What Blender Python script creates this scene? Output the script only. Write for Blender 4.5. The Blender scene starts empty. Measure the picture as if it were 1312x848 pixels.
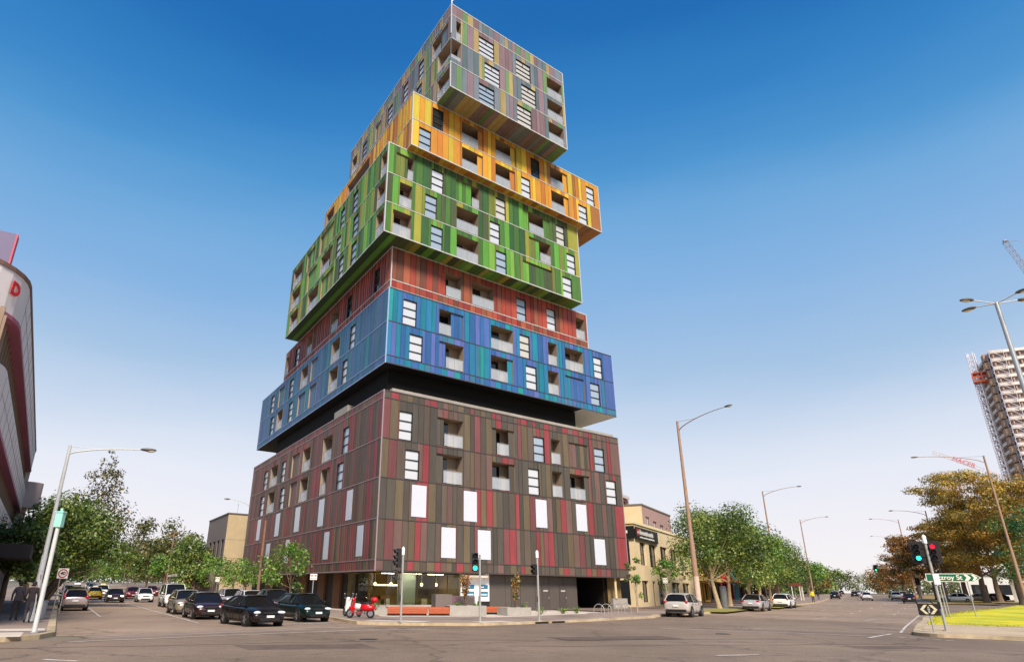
import bpy, math, random
from mathutils import Vector, Matrix, noise
R = math.radians
scn = bpy.context.scene
col = scn.collection
rng = random.Random(7)

# ------------------------------------------------------------------ helpers
def lin(r, g, b, k=1.0):
    def f(c):
        c /= 255.0
        return (c/12.92 if c <= 0.04045 else ((c+0.055)/1.055)**2.4)*k
    return (f(r), f(g), f(b), 1.0)

def V3(*a): return Vector(a)

class MB:
    """collects faces and links them as one mesh object"""
    def __init__(s): s.v=[]; s.f=[]; s.m=[]; s.c=[]; s.hasc=False; s.sm=[]
    def face(s, pts, mi=0, c=None, sm=False):
        i=len(s.v); s.v.extend([tuple(p) for p in pts]); s.f.append(tuple(range(i,i+len(pts)))); s.m.append(mi); s.c.append(c); s.sm.append(sm)
        if c is not None: s.hasc=True
    def raw(s, vs, fs, mi=0, c=None, sm=False):
        i=len(s.v); s.v.extend([tuple(p) for p in vs])
        for f in fs: s.f.append(tuple(k+i for k in f)); s.m.append(mi); s.c.append(c); s.sm.append(sm)
        if c is not None: s.hasc=True
    def hexa(s, p, mi=0, c=None):
        # p: 8 points, bottom 0-3 ccw, top 4-7
        s.raw(p, [(3,2,1,0),(4,5,6,7),(0,1,5,4),(1,2,6,5),(2,3,7,6),(3,0,4,7)], mi, c)
    def box(s, x0,x1,y0,y1,z0,z1, mi=0, c=None):
        s.hexa([(x0,y0,z0),(x1,y0,z0),(x1,y1,z0),(x0,y1,z0),(x0,y0,z1),(x1,y0,z1),(x1,y1,z1),(x0,y1,z1)], mi, c)
    def obox(s, o, a, b, h, mi=0, c=None):
        """box from origin o along vectors a, b and h"""
        o,a,b,h = Vector(o),Vector(a),Vector(b),Vector(h)
        s.hexa([o,o+a,o+a+b,o+b,o+h,o+a+h,o+a+b+h,o+b+h], mi, c)
    def tube(s, pts, rad, n=8, mi=0, c=None, cap=True, sm=True):
        pts=[Vector(p) for p in pts]
        if not hasattr(rad,'__len__'): rad=[rad]*len(pts)
        vs=[]; fs=[]
        up=Vector((0,0,1))
        prev=None
        for i,p in enumerate(pts):
            d=(pts[min(i+1,len(pts)-1)]-pts[max(i-1,0)])
            if d.length<1e-9: d=Vector((0,0,1))
            d.normalize()
            if prev is None:
                a=d.cross(up)
                if a.length<1e-3: a=d.cross(Vector((0,1,0)))
            else:
                a=prev-d*prev.dot(d)
                if a.length<1e-4: a=d.cross(up)
            a.normalize(); b=d.cross(a); prev=a
            for k in range(n):
                t=2*math.pi*k/n
                vs.append(p+(a*math.cos(t)+b*math.sin(t))*rad[i])
        for i in range(len(pts)-1):
            for k in range(n):
                k2=(k+1)%n
                fs.append((i*n+k,i*n+k2,(i+1)*n+k2,(i+1)*n+k))
        s.raw(vs,fs,mi,c,sm)
        if cap:
            s.face([vs[k] for k in range(n-1,-1,-1)],mi,c); s.face([vs[(len(pts)-1)*n+k] for k in range(n)],mi,c)
    def ell(s, cen, r, n=10, m=6, mi=0, c=None, rot=None):
        cen=Vector(cen); vs=[]; fs=[]
        for j in range(m+1):
            ph=math.pi*j/m
            for k in range(n):
                th=2*math.pi*k/n
                p=Vector((r[0]*math.sin(ph)*math.cos(th),r[1]*math.sin(ph)*math.sin(th),r[2]*math.cos(ph)))
                if rot: p=rot@p
                vs.append(cen+p)
        for j in range(m):
            for k in range(n):
                k2=(k+1)%n
                fs.append((j*n+k,(j+1)*n+k,(j+1)*n+k2,j*n+k2))
        s.raw(vs,fs,mi,c,True)
    def disc(s, cen, nrm, r, n=20, mi=0, c=None):
        cen=Vector(cen); nrm=Vector(nrm).normalized()
        a=nrm.cross(Vector((0,0,1)))
        if a.length<1e-3: a=Vector((1,0,0))
        a.normalize(); b=nrm.cross(a)
        s.face([cen+(a*math.cos(2*math.pi*k/n)+b*math.sin(2*math.pi*k/n))*r for k in range(n)],mi,c)
    def build(s, name, mats, parent=None, bevel=0, sub=0):
        me=bpy.data.meshes.new(name); me.from_pydata(s.v,[],s.f)
        if not isinstance(mats,(list,tuple)): mats=[mats]
        for m in mats: me.materials.append(m)
        me.polygons.foreach_set('material_index', s.m)
        me.polygons.foreach_set('use_smooth', s.sm)
        if s.hasc:
            ca=me.color_attributes.new('Col','FLOAT_COLOR','CORNER'); buf=[]
            for f,c in zip(s.f,s.c):
                c=c or (0.5,0.5,0.5,1)
                buf.extend(list(c)*len(f))
            ca.data.foreach_set('color',buf)
        me.update()
        o=bpy.data.objects.new(name,me); col.objects.link(o)
        if parent: o.parent=parent
        if bevel:
            b=o.modifiers.new('bevel','BEVEL'); b.width=bevel; b.segments=2; b.limit_method='ANGLE'
        if sub:
            w=o.modifiers.new('weld','WELD'); w.merge_threshold=0.0005
            b=o.modifiers.new('sub','SUBSURF'); b.levels=sub; b.render_levels=sub
        return o

def tag(o, label=None, cat=None, group=None, kind=None):
    if label: o['label']=label
    if cat: o['category']=cat
    if group: o['group']=group
    if kind: o['kind']=kind
    return o
def thing(name, label, cat, loc=(0,0,0), rz=0, group=None):
    o=bpy.data.objects.new(name,None); o.empty_display_size=.3; col.objects.link(o)
    o.location=loc; o.rotation_euler=(0,0,rz)
    return tag(o,label,cat,group)
def dup(root, loc, rz, label, group=None, scale=None):
    def cp(o, par):
        c=o.copy(); col.objects.link(c)
        if par: c.parent=par
        for ch in list(o.children): cp(ch,c)
        return c
    r=cp(root,None); r.location=loc; r.rotation_euler=(0,0,rz); r['label']=label
    if group: r['group']=group
    if scale: r.scale=scale
    return r
def text_mesh(name, s, size, mat, parent, loc, rot, extrude=.004, align='CENTER', sx=1.0, bold=0.0):
    cu=bpy.data.curves.new(name,'FONT'); cu.body=s; cu.size=size; cu.align_x=align; cu.align_y='CENTER'; cu.extrude=extrude; cu.offset=bold
    t=bpy.data.objects.new(name,cu); col.objects.link(t)
    dg=bpy.context.evaluated_depsgraph_get()
    me=bpy.data.meshes.new_from_object(t.evaluated_get(dg))
    bpy.data.objects.remove(t); bpy.data.curves.remove(cu)
    me.materials.clear(); me.materials.append(mat)
    o=bpy.data.objects.new(name,me); col.objects.link(o); o.parent=parent
    o.location=loc; o.rotation_euler=rot; o.scale=(sx,1,1)
    return o

# ------------------------------------------------------------------ materials
MATS={}
def mat(name, base, rough=.6, metal=0, var=.12, scale=3.0, bump=0, bscale=30, spec=.5, emit=None, es=0, alpha=None, coat=0, attr=False, trans=0, noise2=None):
    if name in MATS: return MATS[name]
    m=bpy.data.materials.new(name); m.use_nodes=True; nt=m.node_tree; N=nt.nodes; L=nt.links
    p=N['Principled BSDF']; p.inputs['Roughness'].default_value=rough; p.inputs['Metallic'].default_value=metal
    p.inputs['Specular IOR Level'].default_value=spec
    p.inputs['Coat Weight'].default_value=coat
    if coat: p.inputs['Coat Roughness'].default_value=.04
    tc=N.new('ShaderNodeTexCoord')
    src=None
    if attr:
        a=N.new('ShaderNodeAttribute'); a.attribute_name='Col'; src=a.outputs['Color']
    if var>0:
        nz=N.new('ShaderNodeTexNoise'); nz.inputs['Scale'].default_value=scale; nz.inputs['Detail'].default_value=6; nz.inputs['Roughness'].default_value=.65
        L.new(tc.outputs['Object'],nz.inputs['Vector'])
        mr=N.new('ShaderNodeMapRange'); mr.inputs['From Min'].default_value=.25; mr.inputs['From Max'].default_value=.75
        mr.inputs['To Min'].default_value=1-var; mr.inputs['To Max'].default_value=1+var
        L.new(nz.outputs['Fac'],mr.inputs['Value'])
        mx=N.new('ShaderNodeMix'); mx.data_type='RGBA'; mx.blend_type='MULTIPLY'; mx.inputs['Factor'].default_value=1
        if src: L.new(src,mx.inputs[6])
        else: mx.inputs[6].default_value=base
        L.new(mr.outputs['Result'],mx.inputs[7])
        src=mx.outputs[2]
        if noise2:   # larger stains: (scale, colour, amount)
            n2=N.new('ShaderNodeTexNoise'); n2.inputs['Scale'].default_value=noise2[0]; n2.inputs['Detail'].default_value=8
            L.new(tc.outputs['Object'],n2.inputs['Vector'])
            r2=N.new('ShaderNodeMapRange'); r2.inputs['From Min'].default_value=.45; r2.inputs['From Max'].default_value=.7; r2.inputs['To Max'].default_value=noise2[2]
            L.new(n2.outputs['Fac'],r2.inputs['Value'])
            m2=N.new('ShaderNodeMix'); m2.data_type='RGBA'; L.new(r2.outputs['Result'],m2.inputs['Factor'])
            L.new(src,m2.inputs[6]); m2.inputs[7].default_value=noise2[1]; src=m2.outputs[2]
    if src: L.new(src,p.inputs['Base Color'])
    else: p.inputs['Base Color'].default_value=base
    if bump:
        nb=N.new('ShaderNodeTexNoise'); nb.inputs['Scale'].default_value=bscale; nb.inputs['Detail'].default_value=4
        L.new(tc.outputs['Object'],nb.inputs['Vector'])
        b=N.new('ShaderNodeBump'); b.inputs['Strength'].default_value=bump; b.inputs['Distance'].default_value=.02
        L.new(nb.outputs['Fac'],b.inputs['Height']); L.new(b.outputs['Normal'],p.inputs['Normal'])
    if emit:
        p.inputs['Emission Color'].default_value=emit; p.inputs['Emission Strength'].default_value=es
    if alpha is not None: p.inputs['Alpha'].default_value=alpha
    if trans: p.inputs['Transmission Weight'].default_value=trans
    MATS[name]=m; return m

def leaf_mat(name):
    if name in MATS: return MATS[name]
    m=bpy.data.materials.new(name); m.use_nodes=True; nt=m.node_tree; N=nt.nodes; L=nt.links
    N.remove(N['Principled BSDF']); out=N['Material Output']
    a=N.new('ShaderNodeAttribute'); a.attribute_name='Col'
    d=N.new('ShaderNodeBsdfDiffuse'); t=N.new('ShaderNodeBsdfTranslucent'); mx=N.new('ShaderNodeMixShader'); mx.inputs[0].default_value=.35
    g=N.new('ShaderNodeBsdfGlossy'); g.inputs['Roughness'].default_value=.45; g.inputs['Color'].default_value=(.5,.5,.5,1)
    mx2=N.new('ShaderNodeMixShader'); mx2.inputs[0].default_value=.06
    L.new(a.outputs['Color'],d.inputs['Color']); L.new(a.outputs['Color'],t.inputs['Color'])
    L.new(d.outputs[0],mx.inputs[1]); L.new(t.outputs[0],mx.inputs[2])
    L.new(mx.outputs[0],mx2.inputs[1]); L.new(g.outputs[0],mx2.inputs[2]); L.new(mx2.outputs[0],out.inputs['Surface'])
    MATS[name]=m; return m
def brick_mat(name, c1, c2, mortar, bw=.23, bh=.076, rough=.85):
    if name in MATS: return MATS[name]
    m=bpy.data.materials.new(name); m.use_nodes=True; nt=m.node_tree; N=nt.nodes; L=nt.links
    p=N['Principled BSDF']; p.inputs['Roughness'].default_value=rough
    tc=N.new('ShaderNodeTexCoord'); mp=N.new('ShaderNodeMapping'); L.new(tc.outputs['UV'],mp.inputs['Vector'])
    b=N.new('ShaderNodeTexBrick'); b.inputs['Color1'].default_value=c1; b.inputs['Color2'].default_value=c2; b.inputs['Mortar'].default_value=mortar
    b.inputs['Scale'].default_value=1; b.inputs['Brick Width'].default_value=bw; b.inputs['Row Height'].default_value=bh; b.inputs['Mortar Size'].default_value=.008
    # walls are vertical: use horizontal run + height
    sx=N.new('ShaderNodeSeparateXYZ'); cb=N.new('ShaderNodeCombineXYZ'); ad=N.new('ShaderNodeMath'); ad.operation='ADD'
    L.new(tc.outputs['Object'],sx.inputs[0]); L.new(sx.outputs['X'],ad.inputs[0]); L.new(sx.outputs['Y'],ad.inputs[1])
    L.new(ad.outputs[0],cb.inputs['X']); L.new(sx.outputs['Z'],cb.inputs['Y']); L.new(cb.outputs[0],b.inputs['Vector'])
    L.new(b.outputs['Color'],p.inputs['Base Color'])
    MATS[name]=m; return m
def asphalt_mat(name='asphalt',k=1.0):
    m=bpy.data.materials.new(name); m.use_nodes=True; nt=m.node_tree; N=nt.nodes; L=nt.links
    p=N['Principled BSDF']; p.inputs['Roughness'].default_value=.82; p.inputs['Specular IOR Level'].default_value=.35
    tc=N.new('ShaderNodeTexCoord')
    def nz(sc,det=6,rg=.6):
        n=N.new('ShaderNodeTexNoise'); n.inputs['Scale'].default_value=sc; n.inputs['Detail'].default_value=det; n.inputs['Roughness'].default_value=rg
        L.new(tc.outputs['Object'],n.inputs['Vector']); return n
    big=nz(.12,5); fine=nz(14,8,.75); mid=nz(.9,8,.7)
    cr=N.new('ShaderNodeValToRGB'); cr.color_ramp.elements[0].position=.3; cr.color_ramp.elements[1].position=.72
    cr.color_ramp.elements[0].color=(.160*k,.112*k,.076*k,1); cr.color_ramp.elements[1].color=(.268*k,.191*k,.134*k,1)
    L.new(big.outputs['Fac'],cr.inputs['Fac'])
    def mul(src,n,lo,hi):
        mr=N.new('ShaderNodeMapRange'); mr.inputs['From Min'].default_value=.25; mr.inputs['From Max'].default_value=.75; mr.inputs['To Min'].default_value=lo; mr.inputs['To Max'].default_value=hi
        L.new(n.outputs['Fac'],mr.inputs['Value'])
        mx=N.new('ShaderNodeMix'); mx.data_type='RGBA'; mx.blend_type='MULTIPLY'; mx.inputs['Factor'].default_value=1
        L.new(src,mx.inputs[6]); L.new(mr.outputs['Result'],mx.inputs[7]); return mx.outputs[2]
    s=mul(cr.outputs['Color'],fine,.55,1.45); s=mul(s,mid,.85,1.15)
    # dark tar-sealed cracks
    vo=N.new('ShaderNodeTexVoronoi'); vo.feature='DISTANCE_TO_EDGE'; vo.inputs['Scale'].default_value=.13
    wr=N.new('ShaderNodeMix'); wr.data_type='RGBA'; wr.blend_type='LINEAR_LIGHT'; wr.inputs['Factor'].default_value=.9
    L.new(tc.outputs['Object'],wr.inputs[6]); L.new(mid.outputs['Color'],wr.inputs[7]); L.new(wr.outputs[2],vo.inputs['Vector'])
    ck=N.new('ShaderNodeMapRange'); ck.inputs['From Min'].default_value=.004; ck.inputs['From Max'].default_value=.010; ck.inputs['To Min'].default_value=.62; ck.inputs['To Max'].default_value=1
    L.new(vo.outputs['Distance'],ck.inputs['Value'])
    mx=N.new('ShaderNodeMix'); mx.data_type='RGBA'; mx.blend_type='MULTIPLY'; mx.inputs['Factor'].default_value=1
    L.new(s,mx.inputs[6]); L.new(ck.outputs['Result'],mx.inputs[7]); s=mx.outputs[2]
    L.new(s,p.inputs['Base Color'])
    b=N.new('ShaderNodeBump'); b.inputs['Strength'].default_value=.35; b.inputs['Distance'].default_value=.01
    L.new(fine.outputs['Fac'],b.inputs['Height']); L.new(b.outputs['Normal'],p.inputs['Normal'])
    return m
def cladding_mat():
    """metal panels: colour per panel, fine vertical ribs, faint dirt"""
    m=bpy.data.materials.new('metal_cladding'); m.use_nodes=True; nt=m.node_tree; N=nt.nodes; L=nt.links
    p=N['Principled BSDF']; p.inputs['Roughness'].default_value=.5; p.inputs['Specular IOR Level'].default_value=.35
    a=N.new('ShaderNodeAttribute'); a.attribute_name='Col'
    tc=N.new('ShaderNodeTexCoord')
    n=N.new('ShaderNodeTexNoise'); n.inputs['Scale'].default_value=.7; n.inputs['Detail'].default_value=7; n.inputs['Roughness'].default_value=.7
    mp=N.new('ShaderNodeMapping'); mp.inputs['Scale'].default_value=(3,3,.6); L.new(tc.outputs['Object'],mp.inputs['Vector']); L.new(mp.outputs[0],n.inputs['Vector'])
    mr=N.new('ShaderNodeMapRange'); mr.inputs['From Min'].default_value=.25; mr.inputs['From Max'].default_value=.75; mr.inputs['To Min'].default_value=.8; mr.inputs['To Max'].default_value=1.16
    L.new(n.outputs['Fac'],mr.inputs['Value'])
    mx=N.new('ShaderNodeMix'); mx.data_type='RGBA'; mx.blend_type='MULTIPLY'; mx.inputs['Factor'].default_value=1
    L.new(a.outputs['Color'],mx.inputs[6]); L.new(mr.outputs['Result'],mx.inputs[7]); L.new(mx.outputs[2],p.inputs['Base Color'])
    w=N.new('ShaderNodeTexWave'); w.wave_type='BANDS'; w.bands_direction='X'; w.inputs['Scale'].default_value=2.2; w.inputs['Distortion'].default_value=.0
    sx=N.new('ShaderNodeSeparateXYZ'); cb=N.new('ShaderNodeCombineXYZ'); ad=N.new('ShaderNodeMath'); ad.operation='SUBTRACT'
    L.new(tc.outputs['Object'],sx.inputs[0]); L.new(sx.outputs['X'],ad.inputs[0]); L.new(sx.outputs['Y'],ad.inputs[1]); L.new(ad.outputs[0],cb.inputs['X']); L.new(cb.outputs[0],w.inputs['Vector'])
    b=N.new('ShaderNodeBump'); b.inputs['Strength'].default_value=.25; b.inputs['Distance'].default_value=.03
    L.new(w.outputs['Fac'],b.inputs['Height']); L.new(b.outputs['Normal'],p.inputs['Normal'])
    return m

ASPH=asphalt_mat(); ASPH_OLD=asphalt_mat('worn_asphalt',1.38); CLAD=cladding_mat()
def glassy(name, base, rough=.04, spec=.8, **k): return mat(name, base, rough=rough, spec=spec, var=0, **k)
GAP   =mat('joint_dark', lin(38,36,36), .8, var=0)
FRAME =mat('window_frame', lin(34,34,36), .5, var=0)
PANE  =glassy('window_pane', lin(196,198,202), .06, .9, coat=.7)
PANE_DK=glassy('dark_pane', lin(40,42,44), .03, .9)
DOORG =glassy('door_glass', lin(26,25,25), .05, .8)
BALUS =mat('balustrade_glass', lin(196,202,208), .1, var=.04, spec=.8, alpha=.42)
TRIM_L=mat('pale_trim', lin(186,184,180), .45, var=.05)
TRIM_D=mat('dark_trim', lin(70,62,60), .5, var=.05)
TRIM_M=mat('mauve_trim', lin(150,128,128), .5, var=.05)
TRIM_B=mat('blue_trim', lin(150,165,205), .5, var=.05)
WALL_TAN=mat('recess_tan', lin(152,134,114), .8, var=.06)
WALL_BRN=mat('recess_ceiling', lin(146,122,102), .8, var=.08)
CONC  =mat('concrete', lin(158,150,140), .85, var=.14, scale=2.5, bump=.2, bscale=40, noise2=(.35,lin(120,112,100),.5))
CONC_L=mat('pale_concrete', lin(205,192,176), .85, var=.12, scale=1.8, noise2=(.5,lin(160,145,125),.5))
KERB  =mat('kerb_stone', lin(186,165,132), .9, var=.2, scale=3, noise2=(.6,lin(120,100,80),.6))
FOOT  =mat('footpath_asphalt', lin(150,130,116), .9, var=.2, scale=4, bump=.2, noise2=(.3,lin(90,80,76),.6))
LINE  =mat('road_paint', lin(205,196,186), .7, var=.28, scale=5, noise2=(1.5,lin(130,115,108),.7))
STEEL =mat('galvanised_steel', lin(176,176,174), .42, metal=.55, var=.1, scale=6)
STEEL_P=mat('painted_steel', lin(196,196,192), .5, var=.1, scale=5)
WOOD_P=mat('timber_pole', lin(128,98,78), .85, var=.25, scale=6)
BLACK =mat('matt_black', lin(22,22,23), .55, var=.1)
RUB   =mat('rubber', lin(26,25,25), .85, var=.15)
WHITE =mat('white_paint', lin(232,230,226), .5, var=.05)
TAN   =mat('tan_render', lin(216,194,154), .85, var=.07, scale=1.2, noise2=(.4,lin(180,150,105),.35))
MAUVE =mat('mauve_render', lin(160,130,122), .85, var=.06, scale=1.5)
GREYW =mat('grey_render', lin(112,100,94), .85, var=.08)
BRICKO=brick_mat('orange_brick', lin(168,92,56), lin(140,72,44), lin(150,130,115))
BRICKB=brick_mat('brown_brick', lin(120,92,78), lin(98,72,60), lin(130,118,108))
LEAF  =leaf_mat('leaves')
BARK  =mat('bark', lin(112,92,74), .9, var=.35, scale=5, bump=.6, bscale=12)
BARK_P=mat('pale_bark', lin(168,146,112), .9, var=.3, scale=4, bump=.4, bscale=10)
GRASS =mat('lawn', lin(204,190,22), .9, var=.25, scale=1.2, bump=.5, bscale=25, noise2=(.25,lin(128,150,22),.75))
VERGE =mat('leaf_litter', lin(150,118,60), .95, var=.3, scale=2, noise2=(.3,lin(110,120,50),.7))
TIMBER=mat('red_timber', lin(172,84,48), .6, var=.22, scale=6)
SLATS =mat('brown_timber', lin(132,88,62), .7, var=.22, scale=6)

# ------------------------------------------------------------------ plan of the place (metres, camera over the origin)
Uh=Vector((math.sin(R(53.596)),math.cos(R(53.596)),0)); Vh=Vector((math.sin(R(-29.314)),math.cos(R(-29.314)),0))
NX=Vector((.872,.4896,0))                      # across the side street
def smooth(t): t=max(0,min(1,t)); return t*t*(3-2*t)
def T(x,y):
    r=math.hypot(x,y); az=math.degrees(math.atan2(x,y)); w=max(0,min(1,(az+10)/25))
    r=min(r,430)
    return (1-w)*.011*max(0,r-95)+w*.006*max(0,r-45)
def nt(n,t,dz=0):
    p=NX*n+Vh*t; return Vector((p.x,p.y,T(p.x,p.y)+dz))
def gp(x,y,dz=0): return Vector((x,y,T(x,y)+dz))
def pol(az,r,dz=0):
    x=math.sin(R(az))*r; y=math.cos(R(az))*r; return gp(x,y,dz)
def resample(pts, step):
    out=[]
    for a,b in zip(pts[:-1],pts[1:]):
        a,b=Vector(a),Vector(b); n=max(1,int((b-a).length/step))
        for i in range(n): out.append(a+(b-a)*i/n)
    out.append(Vector(pts[-1])); return out
def catmull(pts, k=6):
    P=[Vector(p) for p in pts]; out=[]
    for i in range(len(P)-1):
        p0=P[max(i-1,0)];p1=P[i];p2=P[i+1];p3=P[min(i+2,len(P)-1)]
        for j in range(k):
            t=j/k
            out.append(.5*((2*p1)+(p2-p0)*t+(2*p0-5*p1+4*p2-p3)*t*t+(3*p1-p0-3*p2+p3)*t**3))
    out.append(P[-1]); return out
def ribbon(mb, A, B, dz, mi=0, c=None, side=0, smi=None):
    """surface between polylines A and B at height T+dz, with a vertical kerb face of height `side` along A"""
    for i in range(len(A)-1):
        a0,a1,b0,b1=[Vector((p[0],p[1],T(p[0],p[1])+dz)) for p in (A[i],A[i+1],B[i],B[i+1])]
        mb.face([a0,a1,b1,b0],mi,c)
        if side: mb.face([a0-V3(0,0,side),a1-V3(0,0,side),a1,a0],smi if smi is not None else mi,c)
def offset(pts, d):
    """shift a polyline to its left by d (2D)"""
    P=[Vector((p[0],p[1],0)) for p in pts]; out=[]
    for i,p in enumerate(P):
        t=(P[min(i+1,len(P)-1)]-P[max(i-1,0)]).normalized()
        out.append(p+Vector((-t.y,t.x,0))*d)
    return out

# ------------------------------------------------------------------ ground, roads, footpaths
def ground():
    mb=MB()
    rs=[0,6,12,18,24,30,38,46,56,68,82,95,110,130,155,190,240,310,420,600,900,1500,3000]
    az=[-180+i*6 for i in range(61)]
    az=sorted(set(az+[-35,-32,-29,-26,-22,-10,-4,0,5,10,15,20,25,28,31,34,37,40]))
    def pt(a,r): p=pol(a,r,-.012); return p
    for i in range(len(az)-1):
        for j in range(len(rs)-1):
            q=[pt(az[i],rs[j]),pt(az[i],rs[j+1]),pt(az[i+1],rs[j+1]),pt(az[i+1],rs[j])]
            if rs[j]==0: q=q[:3]
            mb.face(q[::-1],0)
    o=mb.build('ground',mat('bare_ground',lin(116,108,92),.95,var=.3,scale=.6))
    tag(o,kind='structure')
ground()
LK=[nt(14.5,t) for t in (320,220,150,110,80,60,46,40)]
LK=[(p.x,p.y,0) for p in LK]
cornr=[(-5.5,38.6,0),(-4.9,37.5,0),(-3.6,36.95,0),(-1.43,36.35,0)]
RK=[(1.58,36.9,0),(4.04,39,0),(9.14,44.0,0),(14.7,50.2,0),(15.2,51.9,0),(17.6,54.9,0),(21,58.2,0),(27.4,66.2,0),(31,71.2,0),(35.2,77.4,0),(45,91,0),(55.5,106,0),(72,133.5,0),(100,182,0),(150,268,0),(300,525,0)]
RKs=resample(RK[:7],2)+catmull(RK[6:],6)[1:]
KERBL=[Vector(p) for p in resample(LK,8)]+[Vector(p) for p in cornr]+RKs      # kerb of the tower block, left street to right road
MK=catmull([(22.9,35,0),(26.8,40.6,0),(35,52,0),(41.5,61,0),(64,92,0),(88,128,0),(118,176,0),(170,263,0),(320,515,0)],6)  # right edge of the carriageway
def roads():
    mb=MB()
    # side street
    ts=[t for t in range(30,330,8)]
    for a,b in zip(ts[:-1],ts[1:]):
        mb.face([nt(-.2,a),nt(15.5,a),nt(15.5,b),nt(-.2,b)],0)
    o=mb.build('side_road',ASPH_OLD); tag(o,kind='structure')
    mb=MB()
    # main carriageway beyond the junction
    A=catmull([RK[6]]+RK[7:],6); n=len(A)
    def at(P,i,n2):
        s=i/(n2-1)*(len(P)-1); k=min(int(s),len(P)-2); f=s-k; return P[k].lerp(P[k+1],f)
    L_=[Vector((20,58,0))]+[Vector((p[0],p[1],0)) for p in A[2:]]
    Rr=[]
    for p in L_:
        q=min(MK,key=lambda m:(m-p).length*1.0+abs(m.length-p.length*1.02)*3); Rr.append(q)
    # junction flat
    mb.face([gp(-60,-30,.004),gp(60,-30,.004),gp(60,22,.004),gp(24,30,.004),gp(16,30,.004),gp(-14,24.5,.004),gp(-60,-2,.004)],0)
    mb.face([gp(16,30,.0041),gp(24,30,.0041),gp(23.6,35,.0041),gp(28.6,42,.0041),gp(20,58,.0041),gp(14,50,.0041),gp(-3.2,36.4,.0041),gp(-14,24.5,.0041)],0)
    i0=0
    rowsL=resample(L_,9); 
    rowsR=[]
    MKs=resample(MK,3)
    for i,p in enumerate(rowsL):
        t=(rowsL[min(i+1,len(rowsL)-1)]-rowsL[max(i-1,0)]).normalized()
        # right edge point in the cross direction
        best=min(MKs,key=lambda m:abs((m-p).dot(t))+ (0 if (m-p).cross(t).z>0 else 50))
        rowsR.append(best)
    rowsR[0]=Vector((28.6,42,0))
    for i in range(len(rowsL)-1):
        a0,a1,b0,b1=rowsL[i],rowsL[i+1],rowsR[i],rowsR[i+1]
        K=4
        for k in range(K):
            q=[a0.lerp(b0,k/K),a0.lerp(b0,(k+1)/K),a1.lerp(b1,(k+1)/K),a1.lerp(b1,k/K)]
            mb.face([gp(p.x,p.y,.0041) for p in q],1)
    o=mb.build('main_road',[ASPH,ASPH_OLD]); tag(o,kind='structure')
    # slip road curving right behind the lawn
    mb=MB()
    P=[Vector((*p,0)) for p in ((36,53),(46,63),(53,70.5),(61,77.5),(77,93),(100,104),(130,118))]
    Q=[Vector((*p,0)) for p in ((40,58),(52,76),(62,91),(71,103),(82,112),(97,117),(130,133))]
    for i in range(len(P)-1):
        for k in range(4):
            a0,a1,b0,b1=P[i].lerp(Q[i],k/4),P[i+1].lerp(Q[i+1],k/4),P[i].lerp(Q[i],(k+1)/4),P[i+1].lerp(Q[i+1],(k+1)/4)
            mb.face([gp(q.x,q.y,.010) for q in (a0,a1,b1,b0)],0)
    o=mb.build('slip_road',ASPH); tag(o,kind='structure')
roads()
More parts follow.
